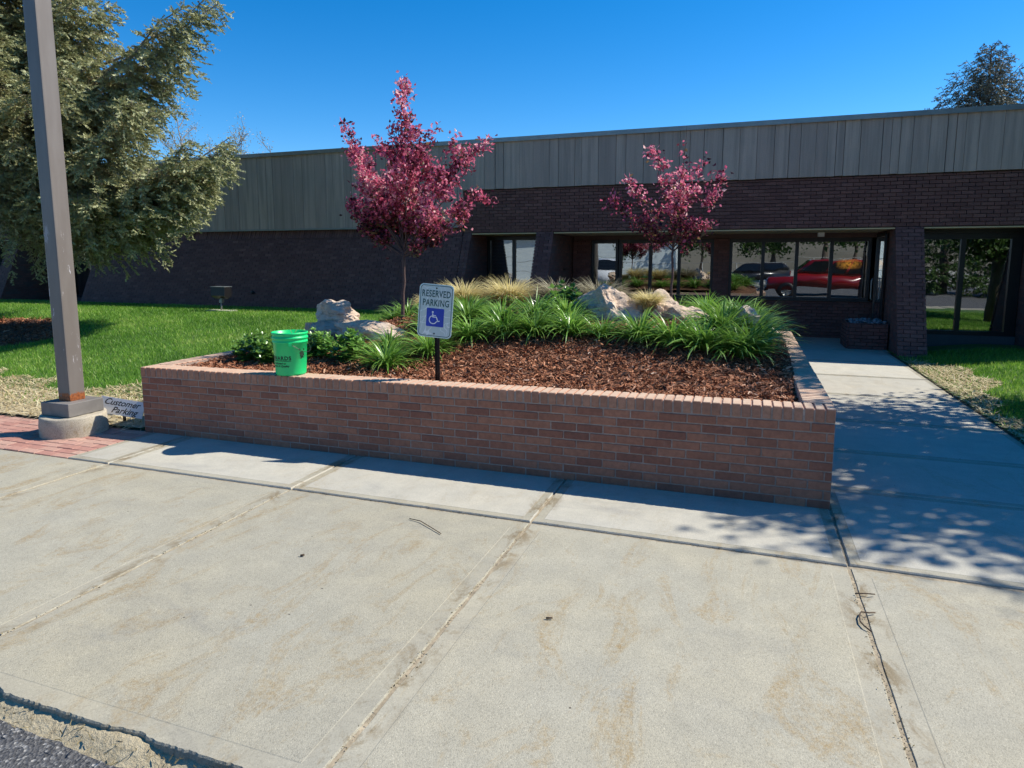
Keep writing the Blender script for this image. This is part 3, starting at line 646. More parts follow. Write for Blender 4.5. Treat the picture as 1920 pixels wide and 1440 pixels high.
# ================================================================ BOULDERS
def rock(seed, sx, sy, sz, cuts=16, rough=.10, lo=.55, planes=()):
    rr = random.Random(seed); bm = bmesh.new(); bmesh.ops.create_icosphere(bm, subdivisions=5, radius=1)
    pl = []
    for k in range(cuts):
        z = rr.uniform(-.5, .95); t = rr.uniform(0, 6.283); q = math.sqrt(1-z*z); pl.append((Vector((q*math.cos(t), q*math.sin(t), z)), rr.uniform(lo, .9)))
    pl += [(Vector(p).normalized(), d) for p, d in planes]
    for v in bm.verts:
        c = v.co.copy()
        for nrm, d in pl:
            k = c.dot(nrm)-d
            if k > 0: c -= nrm*k
        nz = fbm((c.x*1.7+seed, c.y*1.7, c.z*1.7), 6)*rough+fbm((c.x*7+seed, c.y*7, c.z*9), 4)*rough*.22
        c += v.co.normalized()*nz
        v.co = (c.x*sx, c.y*sy, c.z*sz)
    me = bpy.data.meshes.new('boulder'); bm.to_mesh(me); bm.free()
    me.polygons.foreach_set('use_smooth', [True]*len(me.polygons))
    try: me.set_sharp_from_angle(angle=R_(22))
    except Exception: pass
    return me
for nm, loc, s, rot, seed, mat, lab in (
    ('boulder', (-1.44, 7.55, 1.00), (.56, .44, .50), (.1, .35, .25), 3, ROCK, 'largest pale tan boulder with a shaded left face, mid planter'),
    ('boulder', (-.98, 7.72, 1.06), (.38, .32, .36), (0, .1, .7), 8, ROCK, 'rounded tan boulder half hidden by straw, right of the largest'),
    ('boulder', (-.60, 7.5, .99), (.44, .30, .22), (0, .22, .1), 12, ROCK, 'low flat pale boulder at the foot of the right tree'),
    ('boulder', (.02, 7.25, 1.10), (.15, .13, .13), (0, 0, 0), 21, ROCK, 'small round white rock among green leaves near the walkway'),
    ('boulder', (-4.82, 6.95, .80), (.52, .40, .25), (0, .05, .3), 31, ROCKG, 'wide grey base boulder behind the green bucket'),
    ('boulder', (-4.80, 7.08, 1.02), (.34, .28, .22), (0, .2, 1.1), 5, ROCK, 'smaller boulder sitting on top of the wide grey one'),
    ('boulder', (-3.90, 6.55, .82), (.68, .30, .23), (0, -.05, .2), 17, ROCK, 'long flat boulder in front of the left tree trunk')):
    tag(link(nm, rock(seed, *s, rough=.17, planes=[((-.75, -.62, .10), .50), ((.45, -.45, .77), .58)]), mat, None, loc, (0, 0, rot[2]*.2)), lab, 'boulder', 'boulders in the planter')

# ================================================================ PLANTS
def strap_clump(nl, L, wd, spread, seed, droop=1.0, segs=5, arange=(0, 1)):
    g = np.random.default_rng(seed); V = []; F = []; A = []
    for k in range(nl):
        th = g.uniform(0, 2*np.pi); l = L*g.uniform(.55, 1.1); el = g.uniform(.62, 1.5) if spread > .5 else g.uniform(1.0, 1.52)
        d = np.array([np.cos(th), np.sin(th)]); r0 = g.uniform(0, .07)*spread/.6; p = np.array([d[0]*r0+g.normal(0, .015), d[1]*r0+g.normal(0, .015), 0.])
        side = np.array([-d[1], d[0], g.normal(0, .3)]); dr = g.uniform(.9, 2.0)*droop; a = g.uniform(*arange); b = len(V); w0 = wd*g.uniform(.7, 1.2); tw = g.normal(0, .5)
        for s in range(segs+1):
            t = s/segs; ww = w0*(1-t**2.2)*(.75+.5*min(1, t*3)) + .0008
            V += [tuple(p-side*ww/2), tuple(p+side*ww/2)]; A += [np.clip(a*.6+t*.35, 0, 1)]*2
            e = el-dr*t; stp = l/segs; p = p+np.array([d[0]*np.cos(e), d[1]*np.cos(e), np.sin(e)])*stp
            c, sn = np.cos(tw/segs), np.sin(tw/segs); side = np.array([side[0]*c-side[1]*sn, side[0]*sn+side[1]*c, side[2]])
            if s < segs: F.append((b+2*s, b+2*s+1, b+2*s+3, b+2*s+2))
    return np_mesh('clump', V, F, A, True)
LM = [strap_clump(int(210+40*(s % 3)), .54+.05*(s % 2), .0175, .75, s) for s in (1, 2, 3, 4, 5)]
for q in LM: q.materials.append(LILY)
def lab_lily(x, y, i): return None
lil = []
rr = random.Random(11)
# (x, y, scale, description)
spots = [(-3.27, 5.62, .95, 'daylily clump nearest the brick coping, left of the sign post'), (-3.02, 6.05, 1.0, 'daylily clump just behind the sign post'), (-3.5, 6.10, .8, 'daylily clump right of the long flat boulder'),
 (-2.75, 6.5, 1., 'daylily clump at the right edge of the parking sign'), (-2.42, 6.62, 1., 'daylily clump in the front row, second right of the sign'), (-2.08, 6.66, 1.05, 'daylily clump in the front row, third right of the sign'), (-1.72, 6.72, 1.0, 'daylily clump in the front row below the grey grass'),
 (-1.38, 6.70, .85, 'small daylily clump before the largest boulder'), (-.98, 6.62, 1.0, 'daylily clump in front of the two middle boulders'), (-.66, 6.58, 1., 'daylily clump in front of the low flat boulder'), (-.36, 6.52, 1., 'daylily clump left of the right corner group'),
 (-.05, 6.55, 1.05, 'daylily clump at the front of the right corner group'), (.2, 6.75, 1.05, 'daylily clump closest to the walkway wall, front'), (.12, 7.15, 1.0, 'daylily clump by the walkway wall, second row'), (-.22, 7.05, 1., 'daylily clump in the middle of the right corner group'),
 (.22, 7.6, 1.0, 'daylily clump by the walkway wall, third row'), (-.16, 7.65, 1., 'daylily clump left of the small white rock'), (.26, 8.15, .95, 'daylily clump right of the small white rock'), (.2, 8.75, .9, 'rearmost daylily clump by the walkway wall'), (-.12, 8.6, .9, 'daylily clump behind the small white rock'), (-.45, 8.3, .85, 'daylily clump right of the thin tree trunk'),
 (-2.62, 7.1, 1.05, 'daylily clump in the second row below the tan grass'), (-2.25, 7.2, 1.1, 'brightest daylily clump in the second row centre'), (-1.9, 7.25, 1.1, 'daylily clump in the second row beside the largest boulder'), (-2.98, 7.0, 1.0, 'daylily clump in the second row right behind the sign face'),
 (-3.35, 6.75, .9, 'daylily clump left behind the sign face'), (-3.58, 7.45, .85, 'daylily clump just right of the left tree trunk'), (-4.12, 7.65, .85, 'daylily clump just left of the left tree trunk'), (-4.42, 7.85, .75, 'daylily clump between boulders and left tree'), (-3.2, 7.5, .95, 'daylily clump below the leftmost tan grass')]
spots += [(-4.6+.62*k, 9.35, .95, 'daylily clump in the hidden rear row of the bed, %s from the left' % q) for k, q in enumerate(('first', 'second', 'third', 'fourth', 'fifth', 'sixth', 'seventh', 'eighth'))]
for i, (x, y, s, lab) in enumerate(spots):
    x = min(x, .06)
    o = link('daylily', LM[i % 5], None, None, (x, y, float(zm(x, y))-.02), (0, 0, rr.uniform(0, 6.28))); s *= (.95 if x > -.5 else .82) if y < 8 else .92; o.scale = (s, s, s*rr.uniform(.78, 1.0))
    tag(o, lab, 'plant', 'daylilies in the planter')
RM = [strap_clump(1200, .43, .0075, .45, s, .95, 5) for s in (21, 22, 23)]
for i, (x, y, s, mt, lab) in enumerate(((-3.62, 8.35, 1.0, REED, 'leftmost pale yellow grass clump behind the sign'), (-3.0, 8.45, 1.08, REED, 'tallest pale yellow grass clump before the small window'), (-2.34, 8.55, 1.02, REEDG, 'grey-brown grass clump right of the yellow ones'), (-1.78, 8.55, 1.0, REEDG, 'grey-brown grass clump behind the largest boulder'), (-4.05, 8.2, .7, REED, 'short yellow-green grass clump left of the sign top'), (-1.02, 7.45, .55, REED, 'small dry straw tuft lying over the rounded boulder'))):
    me = RM[i % 3] if mt is REED else RM[i % 3].copy()
    o = link('ornamental_grass', me.copy(), mt, None, (x, y, float(zm(x, y))-.02+(.12 if i == 5 else 0)), (0, 0, i*1.3)); o.scale = (s*1.28, s*1.28, s*1.18)
    tag(o, lab, 'grass clump', 'ornamental grasses in the planter')
def broad_clump(seed, nst=34, hgt=.30, rad=.21):
    g = np.random.default_rng(seed); V = []; F = []; A = []
    for k in range(nst):
        th = g.uniform(0, 6.283); r = rad*math.sqrt(g.uniform(0, 1)); h = hgt*(1-.55*(r/rad)**2)*g.uniform(.75, 1.1)
        tip = np.array([r*math.cos(th), r*math.sin(th), h])
        for lv in range(4):
            c = tip*(1-.17*lv); c[2] = h-(lv*.055)
            for q in range(5):
                a = q*1.2566+lv*.6+g.uniform(-.4, .4); el = .9-.35*lv+g.normal(0, .2); L = g.uniform(.045, .075)*(1+.12*lv)
                d = np.array([math.cos(a)*math.cos(el), math.sin(a)*math.cos(el), math.sin(el)]); s = np.array([-math.sin(a), math.cos(a), 0])*L*.34; up = np.cross(d, s/np.linalg.norm(s))*-.012
                b = len(V); V += [tuple(c), tuple(c+d*L*.5-s+up), tuple(c+d*L*.45), tuple(c+d*L*.5+s+up), tuple(c+d*L*1.0-np.array([0, 0, .012]))]
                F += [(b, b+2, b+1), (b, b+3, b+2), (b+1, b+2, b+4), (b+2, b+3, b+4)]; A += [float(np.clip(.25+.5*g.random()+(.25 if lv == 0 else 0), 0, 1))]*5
    return np_mesh('leafy_plant', V, F, A, False)
BMs = [broad_clump(s) for s in (1, 2)]
for q in BMs: q.materials.append(BROAD)
for i, (x, y, s, lab) in enumerate(((-4.92, 5.72, 1.0, 'leafy green plant at the left end of the planter'), (-4.62, 5.62, .9, 'leafy green plant touching the left side of the bucket'), (-4.22, 5.85, 1.0, 'leafy green plant directly right of the bucket'), (-3.80, 5.78, 1.02, 'dark leafy plant before the long flat boulder'), (-2.05, 7.75, 1.25, 'broad-leaved plant below the grey grass'))):
    o = link('leafy_plant', BMs[i % 2], None, None, (x, y, float(zm(x, y))-.02), (0, 0, i*2.1)); o.scale = (s*1.05, s*1.05, s*.98); tag(o, lab, 'plant', 'broad-leaved plants in the planter')

# ================================================================ TREES
def leaf_cloud(pts, size, g, updir=.2):
    """folded pointed leaves: 4 verts, 2 tris each"""
    n = len(pts); d = g.normal(0, 1, (n, 3)); d[:, 2] += updir; d /= np.linalg.norm(d, axis=1)[:, None]
    r = np.cross(d, g.normal(0, 1, (n, 3))); r /= np.linalg.norm(r, axis=1)[:, None]
    L = size*g.uniform(.6, 1.25, n)[:, None]; nn = np.cross(d, r)*L*.12
    V = np.stack([pts, pts+d*L*.45+r*L*.32+nn, pts+d*L, pts+d*L*.45-r*L*.32+nn], 1); b = np.arange(n)*4
    return V.reshape(-1, 3), np.concatenate([np.stack([b, b+1, b+2], 1), np.stack([b, b+2, b+3], 1)])
def crab(name, base, trunk_top, limbs, nleaf, seed, lab, r0=.022, lsize=.06, side=1.):
    g = np.random.default_rng(seed); rr = random.Random(seed); B = Vector(base)
    t = tag(empty(name, base), lab, 'tree', 'pink-leaved young trees')
    mb = MB(); tt = Vector(trunk_top)-B
    pts = [Vector((0, 0, -.06))]+[tt*(k/7)+Vector((rr.uniform(-1, 1)*.008, rr.uniform(-1, 1)*.008, 0)) for k in range(1, 8)]
    mb.tube(pts, [r0*1.35]+[r0*(1.05-.04*k) for k in range(7)], 8); tr = mb.build('trunk', BARKP, t)
    mb = MB(); P = []; W = []
    def limb(a, b, r, depth, dn, bow):
        L = (b-a).length; m_ = (a+b)/2+Vector((rr.uniform(-1, 1)*.05*L, rr.uniform(-1, 1)*.05*L, bow*L)); pts = []
        n = 7
        for k in range(n+1):
            s = k/n; pts.append(a*(1-s)**2+m_*2*s*(1-s)+b*s*s+Vector((rr.uniform(-1, 1), rr.uniform(-1, 1), rr.uniform(-1, 1)))*.012*L*(0 < k))
        mb.tube(pts, [max(.0022, r*(1-.85*k/n)) for k in range(n+1)], 5, cap=False)
        for k in range(n+1):
            s = k/n
            if s > .22 or depth: P.append((pts[k], dn*(.6+.8*s), .05+.05*(depth == 0)))
            if k < n: P.append(((pts[k]+pts[k+1])/2, dn*(.5+.8*s)*(1 if s > .2 or depth else 0), .06))
        if depth < 2:
            for k in range(2, n+1):
                for q in range(2 if depth == 0 else 1):
                    if rr.random() < .8:
                        d = (b-a).normalized()*.55+Vector((rr.gauss(0, .6), rr.gauss(0, .6), rr.gauss(.25, .45))); d.normalize()
                        limb(pts[k], pts[k]+d*L*rr.uniform(.15, .32)*side, r*.4, depth+1, dn, -.05)
    for e, fr_, dn, bow in limbs:
        limb(tt*fr_, Vector(e)-B, r0*.6, 0, dn, bow)
    mb.build('branches', BARKP, t)
    Wt = np.array([max(0., p[1]) for p in P]); Wt /= Wt.sum(); idx = g.choice(len(P), nleaf, p=Wt)
    C = np.array([tuple(p[0]) for p in P])[idx]; sg = np.array([p[2] for p in P])[idx]
    pts = C+g.normal(0, 1, (nleaf, 3))*sg[:, None]*.72
    V, F = leaf_cloud(pts, lsize, g)
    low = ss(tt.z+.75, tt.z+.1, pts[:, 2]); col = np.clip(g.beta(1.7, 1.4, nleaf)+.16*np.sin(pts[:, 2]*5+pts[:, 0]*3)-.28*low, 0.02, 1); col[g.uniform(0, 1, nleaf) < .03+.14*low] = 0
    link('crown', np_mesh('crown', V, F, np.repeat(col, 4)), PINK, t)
    return t
crab('crabapple_tree', (-3.94, 7.2, .90), (-3.91, 7.2, 1.80), [
 ((-3.82, 7.15, 3.50), 1, 1.25, 0), ((-4.44, 7.0, 3.02), .97, 1., -.08), ((-4.68, 7.3, 2.42), .93, .85, -.10), ((-3.06, 7.25, 2.90), .98, 1., -.10), ((-2.92, 7.1, 2.40), .95, .95, -.12),
 ((-3.98, 7.5, 3.12), 1, 1., 0), ((-3.62, 6.75, 3.0), 1, 1.1, -.03), ((-4.2, 6.7, 2.75), .97, 1.1, -.05), ((-3.3, 7.7, 2.75), .97, 1.1, -.06), ((-3.25, 6.8, 2.55), .95, 1., -.08), ((-4.4, 7.6, 2.65), .95, 1., -.08),
 ((-3.6, 7.3, 2.75), 1, 1.1, 0), ((-4.15, 7.3, 2.9), 1, 1.1, 0), ((-3.15, 7.2, 2.15), .92, .6, -.08), ((-4.5, 7.1, 2.2), .92, .6, -.08), ((-3.88, 7.1, 3.15), 1, 1.2, 0)],
 14000, 4, 'larger pink-leaved tree rising behind the reserved parking sign', .022, .052, .8)
crab('crabapple_tree', (-.87, 8.4, .98), (-.87, 8.4, 1.86), [
 ((-.74, 8.4, 3.26), 1, .35, 0), ((-1.56, 8.3, 2.38), .93, .95, -.10), ((-1.1, 8.5, 2.92), 1, 1.0, -.03), ((-.36, 8.45, 2.60), .96, 1., -.08), ((-.52, 8.2, 2.76), .98, .9, -.05), ((-1.42, 8.5, 2.62), .97, .7, -.06),
 ((-.75, 8.0, 2.45), .97, 1.2, -.05), ((-.95, 8.8, 2.5), .97, 1.1, -.05), ((-.5, 8.5, 2.1), .92, .7, -.08), ((-1.2, 8.2, 2.15), .92, .7, -.08), ((-.78, 8.4, 2.7), 1, 1.0, 0)],
 3100, 9, 'smaller pink-leaved tree in front of the entrance glazing', .015, .052, .42)

def needles(base, dirs, L, g, k=4, nl=.032, hw=.013):
    """spiky needle tufts along twigs: k stations, two spikes each"""
    n = len(base); out = []
    rnd = g.normal(0, 1, (n, 3)); r = np.cross(dirs, rnd); r /= np.linalg.norm(r, axis=1)[:, None]+1e-9; q = np.cross(dirs, r)
    for s in range(k):
        c = base+dirs*(L*((s+.3)/k))[:, None]; ang = g.uniform(0, np.pi, n)[:, None]
        a = r*np.cos(ang)+q*np.sin(ang)
        for sg in (1, -1):
            tip = c+(dirs*.75+a*sg*.75)*nl*g.uniform(.7, 1.2, n)[:, None]*1.1; o = dirs*hw
            out.append(np.stack([c-o, c+o, tip], 1))
    tip = base+dirs*(L*1.12)[:, None]; o = r*hw; out.append(np.stack([base+dirs*(L*.55)[:, None]-o, base+dirs*(L*.55)[:, None]+o, tip], 1))
    return np.stack(out, 1).reshape(-1, 3)           # (n*(2k+1)*3,3)
def spruce(name, base, H, Rm, z0, nbr, lab, seed, mat, cat='tree', group=None, sec=.13, tw=.062, sel=None, extra=(), k=4, nl=.032, bare=.28, tsz=1., pw=.85, hwv=.011, slope=None):
    g = np.random.default_rng(seed); rr = random.Random(seed); t = tag(empty(name, base), lab, cat, group)
    mb = MB(); mb.tube([(0, 0, -.1), (0, 0, H*.3), (.05, 0, H*.7), (0, 0, H)], [H*.022, H*.017, H*.008, .015], 9); mb.build('trunk', BARK, t)
    wood = MB(); TB = []; TD = []; TL = []; TA = []
    br = []
    for i in range(nbr):
        z = z0+(H-z0)*(i/nbr)**1.15; rad = Rm*max(.04, (1-(z-z0)/(H-z0+.4)))**pw*rr.uniform(.82, 1.1); az = i*2.39996+rr.uniform(-.3, .3)
        br.append((z, rad, az, (rr.uniform(-.22, -.05) if z < H*.6 else rr.uniform(0, .3)) if slope is None else rr.uniform(*slope), 1.))
    br += list(extra)
    for z, rad, az, sl, den in br:
        if sel and not sel(az, z): den *= .3
        if sel and z < 6 and math.sin(az) < .05: z += .55+.9*max(0, -math.sin(az))
        d = Vector((math.cos(az), math.sin(az), 0)); n = 9; P = []
        for q in range(n+1):
            s = q/n; P.append(d*(rad*s)+Vector((0, 0, z+rad*(sl*s*1.2+.16*s*s*s - .10*math.sin(s*3.1)))) + Vector((rr.gauss(0, 1), rr.gauss(0, 1), rr.gauss(0, 1)))*.02*rad*s)
        wood.tube(P, [max(.006, .011*rad*(1-.85*q/n)) for q in range(n+1)], 5, cap=False)
        nsec = max(4, int(rad/sec*2*den)); side = Vector((-d.y, d.x, 0))
        for q in range(nsec):
            s = .14+.86*(q+rr.random())/nsec; f = s*n; i0 = min(int(f), n-1); p = P[i0].lerp(P[i0+1], f-i0)
            sl_ = (.30*rad*(1-s)**.6+.12)*rr.uniform(.6, 1.15); sl_ = min(sl_, .95*tsz+.1)
            dd = (d*rr.uniform(.35, .9)+side*(1 if q % 2 else -1)*rr.uniform(.5, 1)+Vector((0, 0, rr.uniform(-.55, .12)))).normalized()
            if rr.random() < .25: dd = (d*.5+Vector((rr.gauss(0, .4), rr.gauss(0, .4), -1*rr.uniform(.3, 1)))).normalized()
            e = p+dd*sl_; droop = Vector((0, 0, -.12*sl_)); md = (p+e)/2-droop*.5
            wood.tube([p, md, e+droop], [.006, .0045, .002], 3, cap=False, a=.5)
            nt_ = max(3, int(sl_/tw*2)); tt = np.linspace(bare if s < .75 else .08, 1, nt_)+g.uniform(-.03, .03, nt_); pv = np.array(p); ev = np.array(e+droop); mv = np.array(md); dv = np.array(dd)
            pp = ((1-tt)**2)[:, None]*pv+(2*tt*(1-tt))[:, None]*mv+(tt**2)[:, None]*ev
            ax = np.cross(dv, (0, 0, 1.)); ax /= np.linalg.norm(ax)+1e-9
            sgn = np.where(np.arange(nt_) % 2, 1., -1.)[:, None]
            dr = dv*g.uniform(.5, 1., nt_)[:, None]+ax*sgn*g.uniform(.3, .9, nt_)[:, None]+np.stack([g.normal(0, .2, nt_), g.normal(0, .2, nt_), g.normal(-.02, .35, nt_)], 1)
            dr /= np.linalg.norm(dr, axis=1)[:, None]
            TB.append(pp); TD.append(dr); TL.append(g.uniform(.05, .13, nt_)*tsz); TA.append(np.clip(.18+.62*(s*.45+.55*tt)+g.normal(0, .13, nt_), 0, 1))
    wo = wood.build('branches', BARKG if mat is NEEDLE else BARK, t)
    TB = np.concatenate(TB); TD = np.concatenate(TD); TL = np.concatenate(TL); TA = np.concatenate(TA)
    V = needles(TB, TD, TL, g, k, nl, hwv*tsz); m_ = 2*k+1
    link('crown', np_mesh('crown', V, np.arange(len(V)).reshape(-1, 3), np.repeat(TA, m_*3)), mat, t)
    return t
SB = (-14.1, 8.75, .25)
ex = [(4.95, 5.25, 0.26, 0.03, 1.2), (5.15, 4.8, 0.36, 0.06, 1.0), (4.8, 4.9, 0.18, 0.04, 0.9), (3.52, 5.2, 0.24, -0.115, 1.3), (3.37, 5.0, 0.1, -0.125, 1.3), (3.52, 4.9, 0.34, -0.115, 1.2), (3.37, 4.7, 0.3, -0.165, 1.2), (3.42, 4.6, 0.0, -0.135, 1.2), (3.92, 4.3, 0.06, -0.115, 1.2), (4.02, 4.0, 0.28, 0.0, 1.2), (3.32, 4.5, 0.2, -0.175, 1.3), (3.72, 4.3, -0.25, -0.135, 1.2), (3.92, 4.2, -0.5, -0.05, 1.2), (4.02, 4.0, -0.8, -0.04, 1.2), (5.3, 3.1, 0.2, 0.05, 1.1), (3.22, 4.3, 0.38, -0.165, 1.3), (3.42, 4.5, 0.44, -0.155, 1.2), (4.9, 3.1, 0.12, 0.02, 1.2), (5.5, 3.1, 0.32, 0.03, 1.2), (6.0, 3.4, 0.05, 0.03, 1.2), (5.8, 3.4, -0.2, 0.02, 1.1), (6.7, 3.2, 0.24, 0.05, 1.1), (4.4, 3.1, -0.1, 0, 1.2), (7.2, 3.0, 0.0, 0.05, 1.0), (2.97, 4.75, 0.33, -0.145, 1.4), (3.02, 4.7, 0.16, -0.155, 1.4), (2.92, 4.4, 0.27, -0.175, 1.4), (3.32, 4.9, 0.42, -0.135, 1.3)]
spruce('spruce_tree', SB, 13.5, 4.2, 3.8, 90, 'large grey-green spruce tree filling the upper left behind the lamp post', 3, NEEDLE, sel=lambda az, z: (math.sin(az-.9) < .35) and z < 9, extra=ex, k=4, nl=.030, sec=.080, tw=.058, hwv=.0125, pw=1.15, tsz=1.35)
spruce('spruce_tree', (6.95, 26, 0), 8.35, 2.1, 4.4, 95, 'dark spruce top showing above the roof at the upper right', 5, NEEDLED, sec=.11, tw=.085, k=4, nl=.045, tsz=1.3, bare=.05, pw=1.0, slope=(.45, .72), hwv=.012)
spruce('spruce_tree', (10.4, 27, 0), 8.6, 2.1, 4.4, 85, 'spruce cut off by the right edge above the roof', 6, NEEDLED, sec=.11, tw=.085, k=4, nl=.045, tsz=1.3, bare=.05, pw=1.0, slope=(.45, .72), hwv=.012)
def bare_tree(base, H, seed, lab, tips=None):
    rr = random.Random(seed); t = tag(empty('bare_tree', base), lab, 'tree'); mb = MB(); g = np.random.default_rng(seed); L = []
    def grow(p, d, l, r, dep):
        n = 4; pts = [p]
        for k in range(n): d = (d+Vector((rr.gauss(0, .13), rr.gauss(0, .13), rr.gauss(.05, .1)))).normalized(); pts.append(pts[-1]+d*l/n)
        mb.tube(pts, [max(.007, r*(1-.4*k/n)) for k in range(n+1)], 4 if dep else 7, cap=False)
        if dep >= 3:
            for q in pts[1:]:
                for _ in range(9): L.append(tuple(q+Vector((rr.gauss(0, .12), rr.gauss(0, .12), rr.gauss(0, .12)))))
        if dep < 5:
            for _ in range(3 if dep < 4 else 2):
                k = rr.randint(2, n); grow(pts[k], (d+Vector((rr.gauss(0, .55), rr.gauss(0, .55), rr.gauss(.1, .35)))).normalized(), l*rr.uniform(.55, .8), r*.55, dep+1)
    grow(Vector((0, 0, 0)), Vector((0, 0, 1)), H*.36, H*.02, 0); mb.build('trunk', BARKG, t)
    V, F = leaf_cloud(np.array(L), .06, g); link('crown', np_mesh('crown', V, F, np.repeat(g.uniform(.3, 1, len(L)), 4)), REEDG, t); return t
bare_tree((-20.4, 24, 0), 9.6, 5, 'sparse budding tree peeking over the roof beside the big spruce')
# tree just outside the frame whose shade falls over the walkway
g = np.random.default_rng(77); rr = random.Random(77)
t = tag(empty('shade_tree', (5.7, 9.4, .1)), 'leafy tree at the right edge shading the walkway', 'tree')
mb = MB(); mb.tube([(0, 0, -.1), (.05, 0, 1.2), (0, .1, 2.6), (-.1, 0, 4.2), (0, 0, 6)], [.17, .13, .11, .07, .02], 9); mb.build('trunk', BARK, t)
mb = MB(); cl = []
for k in range(95):
    z = rr.uniform(2.2, 6.9); az = rr.uniform(0, 6.283); Rz = 2.65*math.sqrt(max(.05, 1-((z-4.4)/2.5)**2)); r = Rz*rr.uniform(.5, 1)
    e = Vector((math.cos(az)*r, math.sin(az)*r, z)); a = Vector((0, 0, max(1.5, z-1.2)))
    if e.x+5.7 < .32*(e.y+9.4)+.32: e.x = .32*(e.y+9.4)+.32-5.7
    mb.tube([a, a.lerp(e, .5)+Vector((0, 0, .12)), e], [.035, .018, .006], 5, cap=False)
    for s in np.linspace(.35, 1, 6): cl.append(tuple(a.lerp(e, float(s))))
for k in range(34):
    a = Vector((-.05, 0, rr.uniform(2.6, 4.5))); th = rr.uniform(0, 6.283); q = 1.5*math.sqrt(rr.random())
    e = Vector((1.05+q*math.cos(th)*.9, -1.35+q*math.sin(th)*.7, rr.uniform(4.6, 6.6)))
    mb.tube([a, a.lerp(e, .5)+Vector((0, 0, .15)), e], [.035, .02, .006], 5, cap=False)
    for s in np.linspace(.5, 1, 5): cl.append(tuple(a.lerp(e, float(s))))
for k in range(7):
    a = Vector((-.05, 0, rr.uniform(3.2, 4.2))); e = Vector((-.75+rr.uniform(-.45, .6), -2.1+rr.uniform(-.4, .5), rr.uniform(5.3, 6.1)))
    mb.tube([a, a.lerp(e, .5)+Vector((0, 0, .15)), e], [.035, .02, .006], 5, cap=False)
    for s in (.85, .93, 1.): cl.append(tuple(a.lerp(e, s)))
mb.build('branches', BARK, t); cl = np.array(cl); n = 31000
pts = cl[g.integers(0, len(cl), n)]+g.normal(0, .19, (n, 3)); ok = (pts[:, 0]+5.7) > .32*(pts[:, 1]+9.4)+.12; pts = pts[ok]
V, F = leaf_cloud(pts, .12, g); link('crown', np_mesh('crown', V, F, np.repeat(g.uniform(0, 1, len(pts)), 4)), GREEN, t)

# ================================================================ LAMP POST
lp = tag(empty('lamp_post', (-6.2, 4.6, 0)), 'square brown metal lamp post on a round concrete footing', 'lamp post')
m = MB(); prof = [(.335, -.05), (.335, .0)]
nseg = 40; V = []
for z, r in ((-.06, .292), (.03, .292), (.10, .291), (.18, .289), (.192, .283), (.195, .265), (.195, .0)):
    for k in range(nseg):
        a = k*2*math.pi/nseg; rr_ = r+(.010*fbm((math.cos(a)*3, math.sin(a)*3, z*9), 5) if r > .1 else 0); V.append((rr_*math.cos(a), rr_*math.sin(a), z+(.006*fbm((math.cos(a)*5, math.sin(a)*5, 2)) if z > .17 else 0)))
link('footing', np_mesh('footing', V, [(i*nseg+k, i*nseg+(k+1) % nseg, (i+1)*nseg+(k+1) % nseg, (i+1)*nseg+k) for i in range(6) for k in range(nseg)], smooth=True), CONCBASE, lp)
me = bevbox(.37, .37, .13, .008, 2, 'base_cover'); link('base_cover', me, PLATE, lp, (0, 0, .198+.065))
me = bevbox(.16, .16, 7.2, .012, 2, 'pole'); link('pole', me, POLE, lp, (0, 0, .325+3.6))
m = MB(); m.box(-.75, .75, -.05, .05, 7.45, 7.55); m.box(-1.15, -.6, -.17, .17, 7.5, 7.62); m.box(.6, 1.15, -.17, .17, 7.5, 7.62); m.build('lamp_head', PLATE, lp)

# ================================================================ TEXT AND SIGNS
def text_mesh(body, size, shear=0., bold=0., space=1., align='CENTER'):
    cu = bpy.data.curves.new('lettering', 'FONT'); cu.body = body; cu.size = size; cu.shear = shear; cu.offset = bold; cu.space_character = space; cu.align_x = align; cu.resolution_u = 3
    ob = bpy.data.objects.new('lettering', cu); COL.objects.link(ob)
    dg = bpy.context.evaluated_depsgraph_get(); me = bpy.data.meshes.new_from_object(ob.evaluated_get(dg)); bpy.data.objects.remove(ob); bpy.data.curves.remove(cu)
    me.materials.clear(); return me
def flat_text(parent, name, body, size, x, z, y, mat, sx=1., **kw):
    """text standing in the parent's XZ plane, facing -Y"""
    me = text_mesh(body, size, **kw); me.transform(Matrix.Translation((x, y, z)) @ Matrix.Rotation(R_(90), 4, 'X') @ Matrix.Diagonal((sx, 1, 1, 1)))
    return link(name, me, mat, parent)
def rrect(w_, h_, r, n=6):
    P = []
    for cx, cz, a0 in ((w_/2-r, h_/2-r, 0), (-w_/2+r, h_/2-r, 90), (-w_/2+r, -h_/2+r, 180), (w_/2-r, -h_/2+r, 270)):
        for k in range(n+1): a = R_(a0+90*k/n); P.append((cx+r*math.cos(a), cz+r*math.sin(a)))
    return P
def ring_xz(m, A, B, y):
    n = len(A); m.add([(a, y, b) for a, b in A]+[(a, y, b) for a, b in B], [(i, (i+1) % n, n+(i+1) % n, n+i) for i in range(n)])
sn = tag(empty('parking_sign', (-2.50, 5.17, .58)), 'tilted reserved parking sign with blue wheelchair symbol on a dark post', 'sign')
m = MB()   # U-channel post
for x0, x1, y0, y1 in ((-.015, .015, 0, .005), (-.020, -.015, -.018, .005), (.015, .020, -.018, .005)): m.box(x0, x1, y0, y1, -.15, .82)
po = m.build('post', POSTB, sn); po.rotation_euler = (0, .0, .25)
face = empty('x'); bpy.data.objects.remove(face)
SW, SHH = .305, .457
m = MB(); m.poly([(a, .0, b) for a, b in rrect(SW, SHH, .038)], (0, .003, 0)); pl = m.build('sign_face', SIGNE, sn)
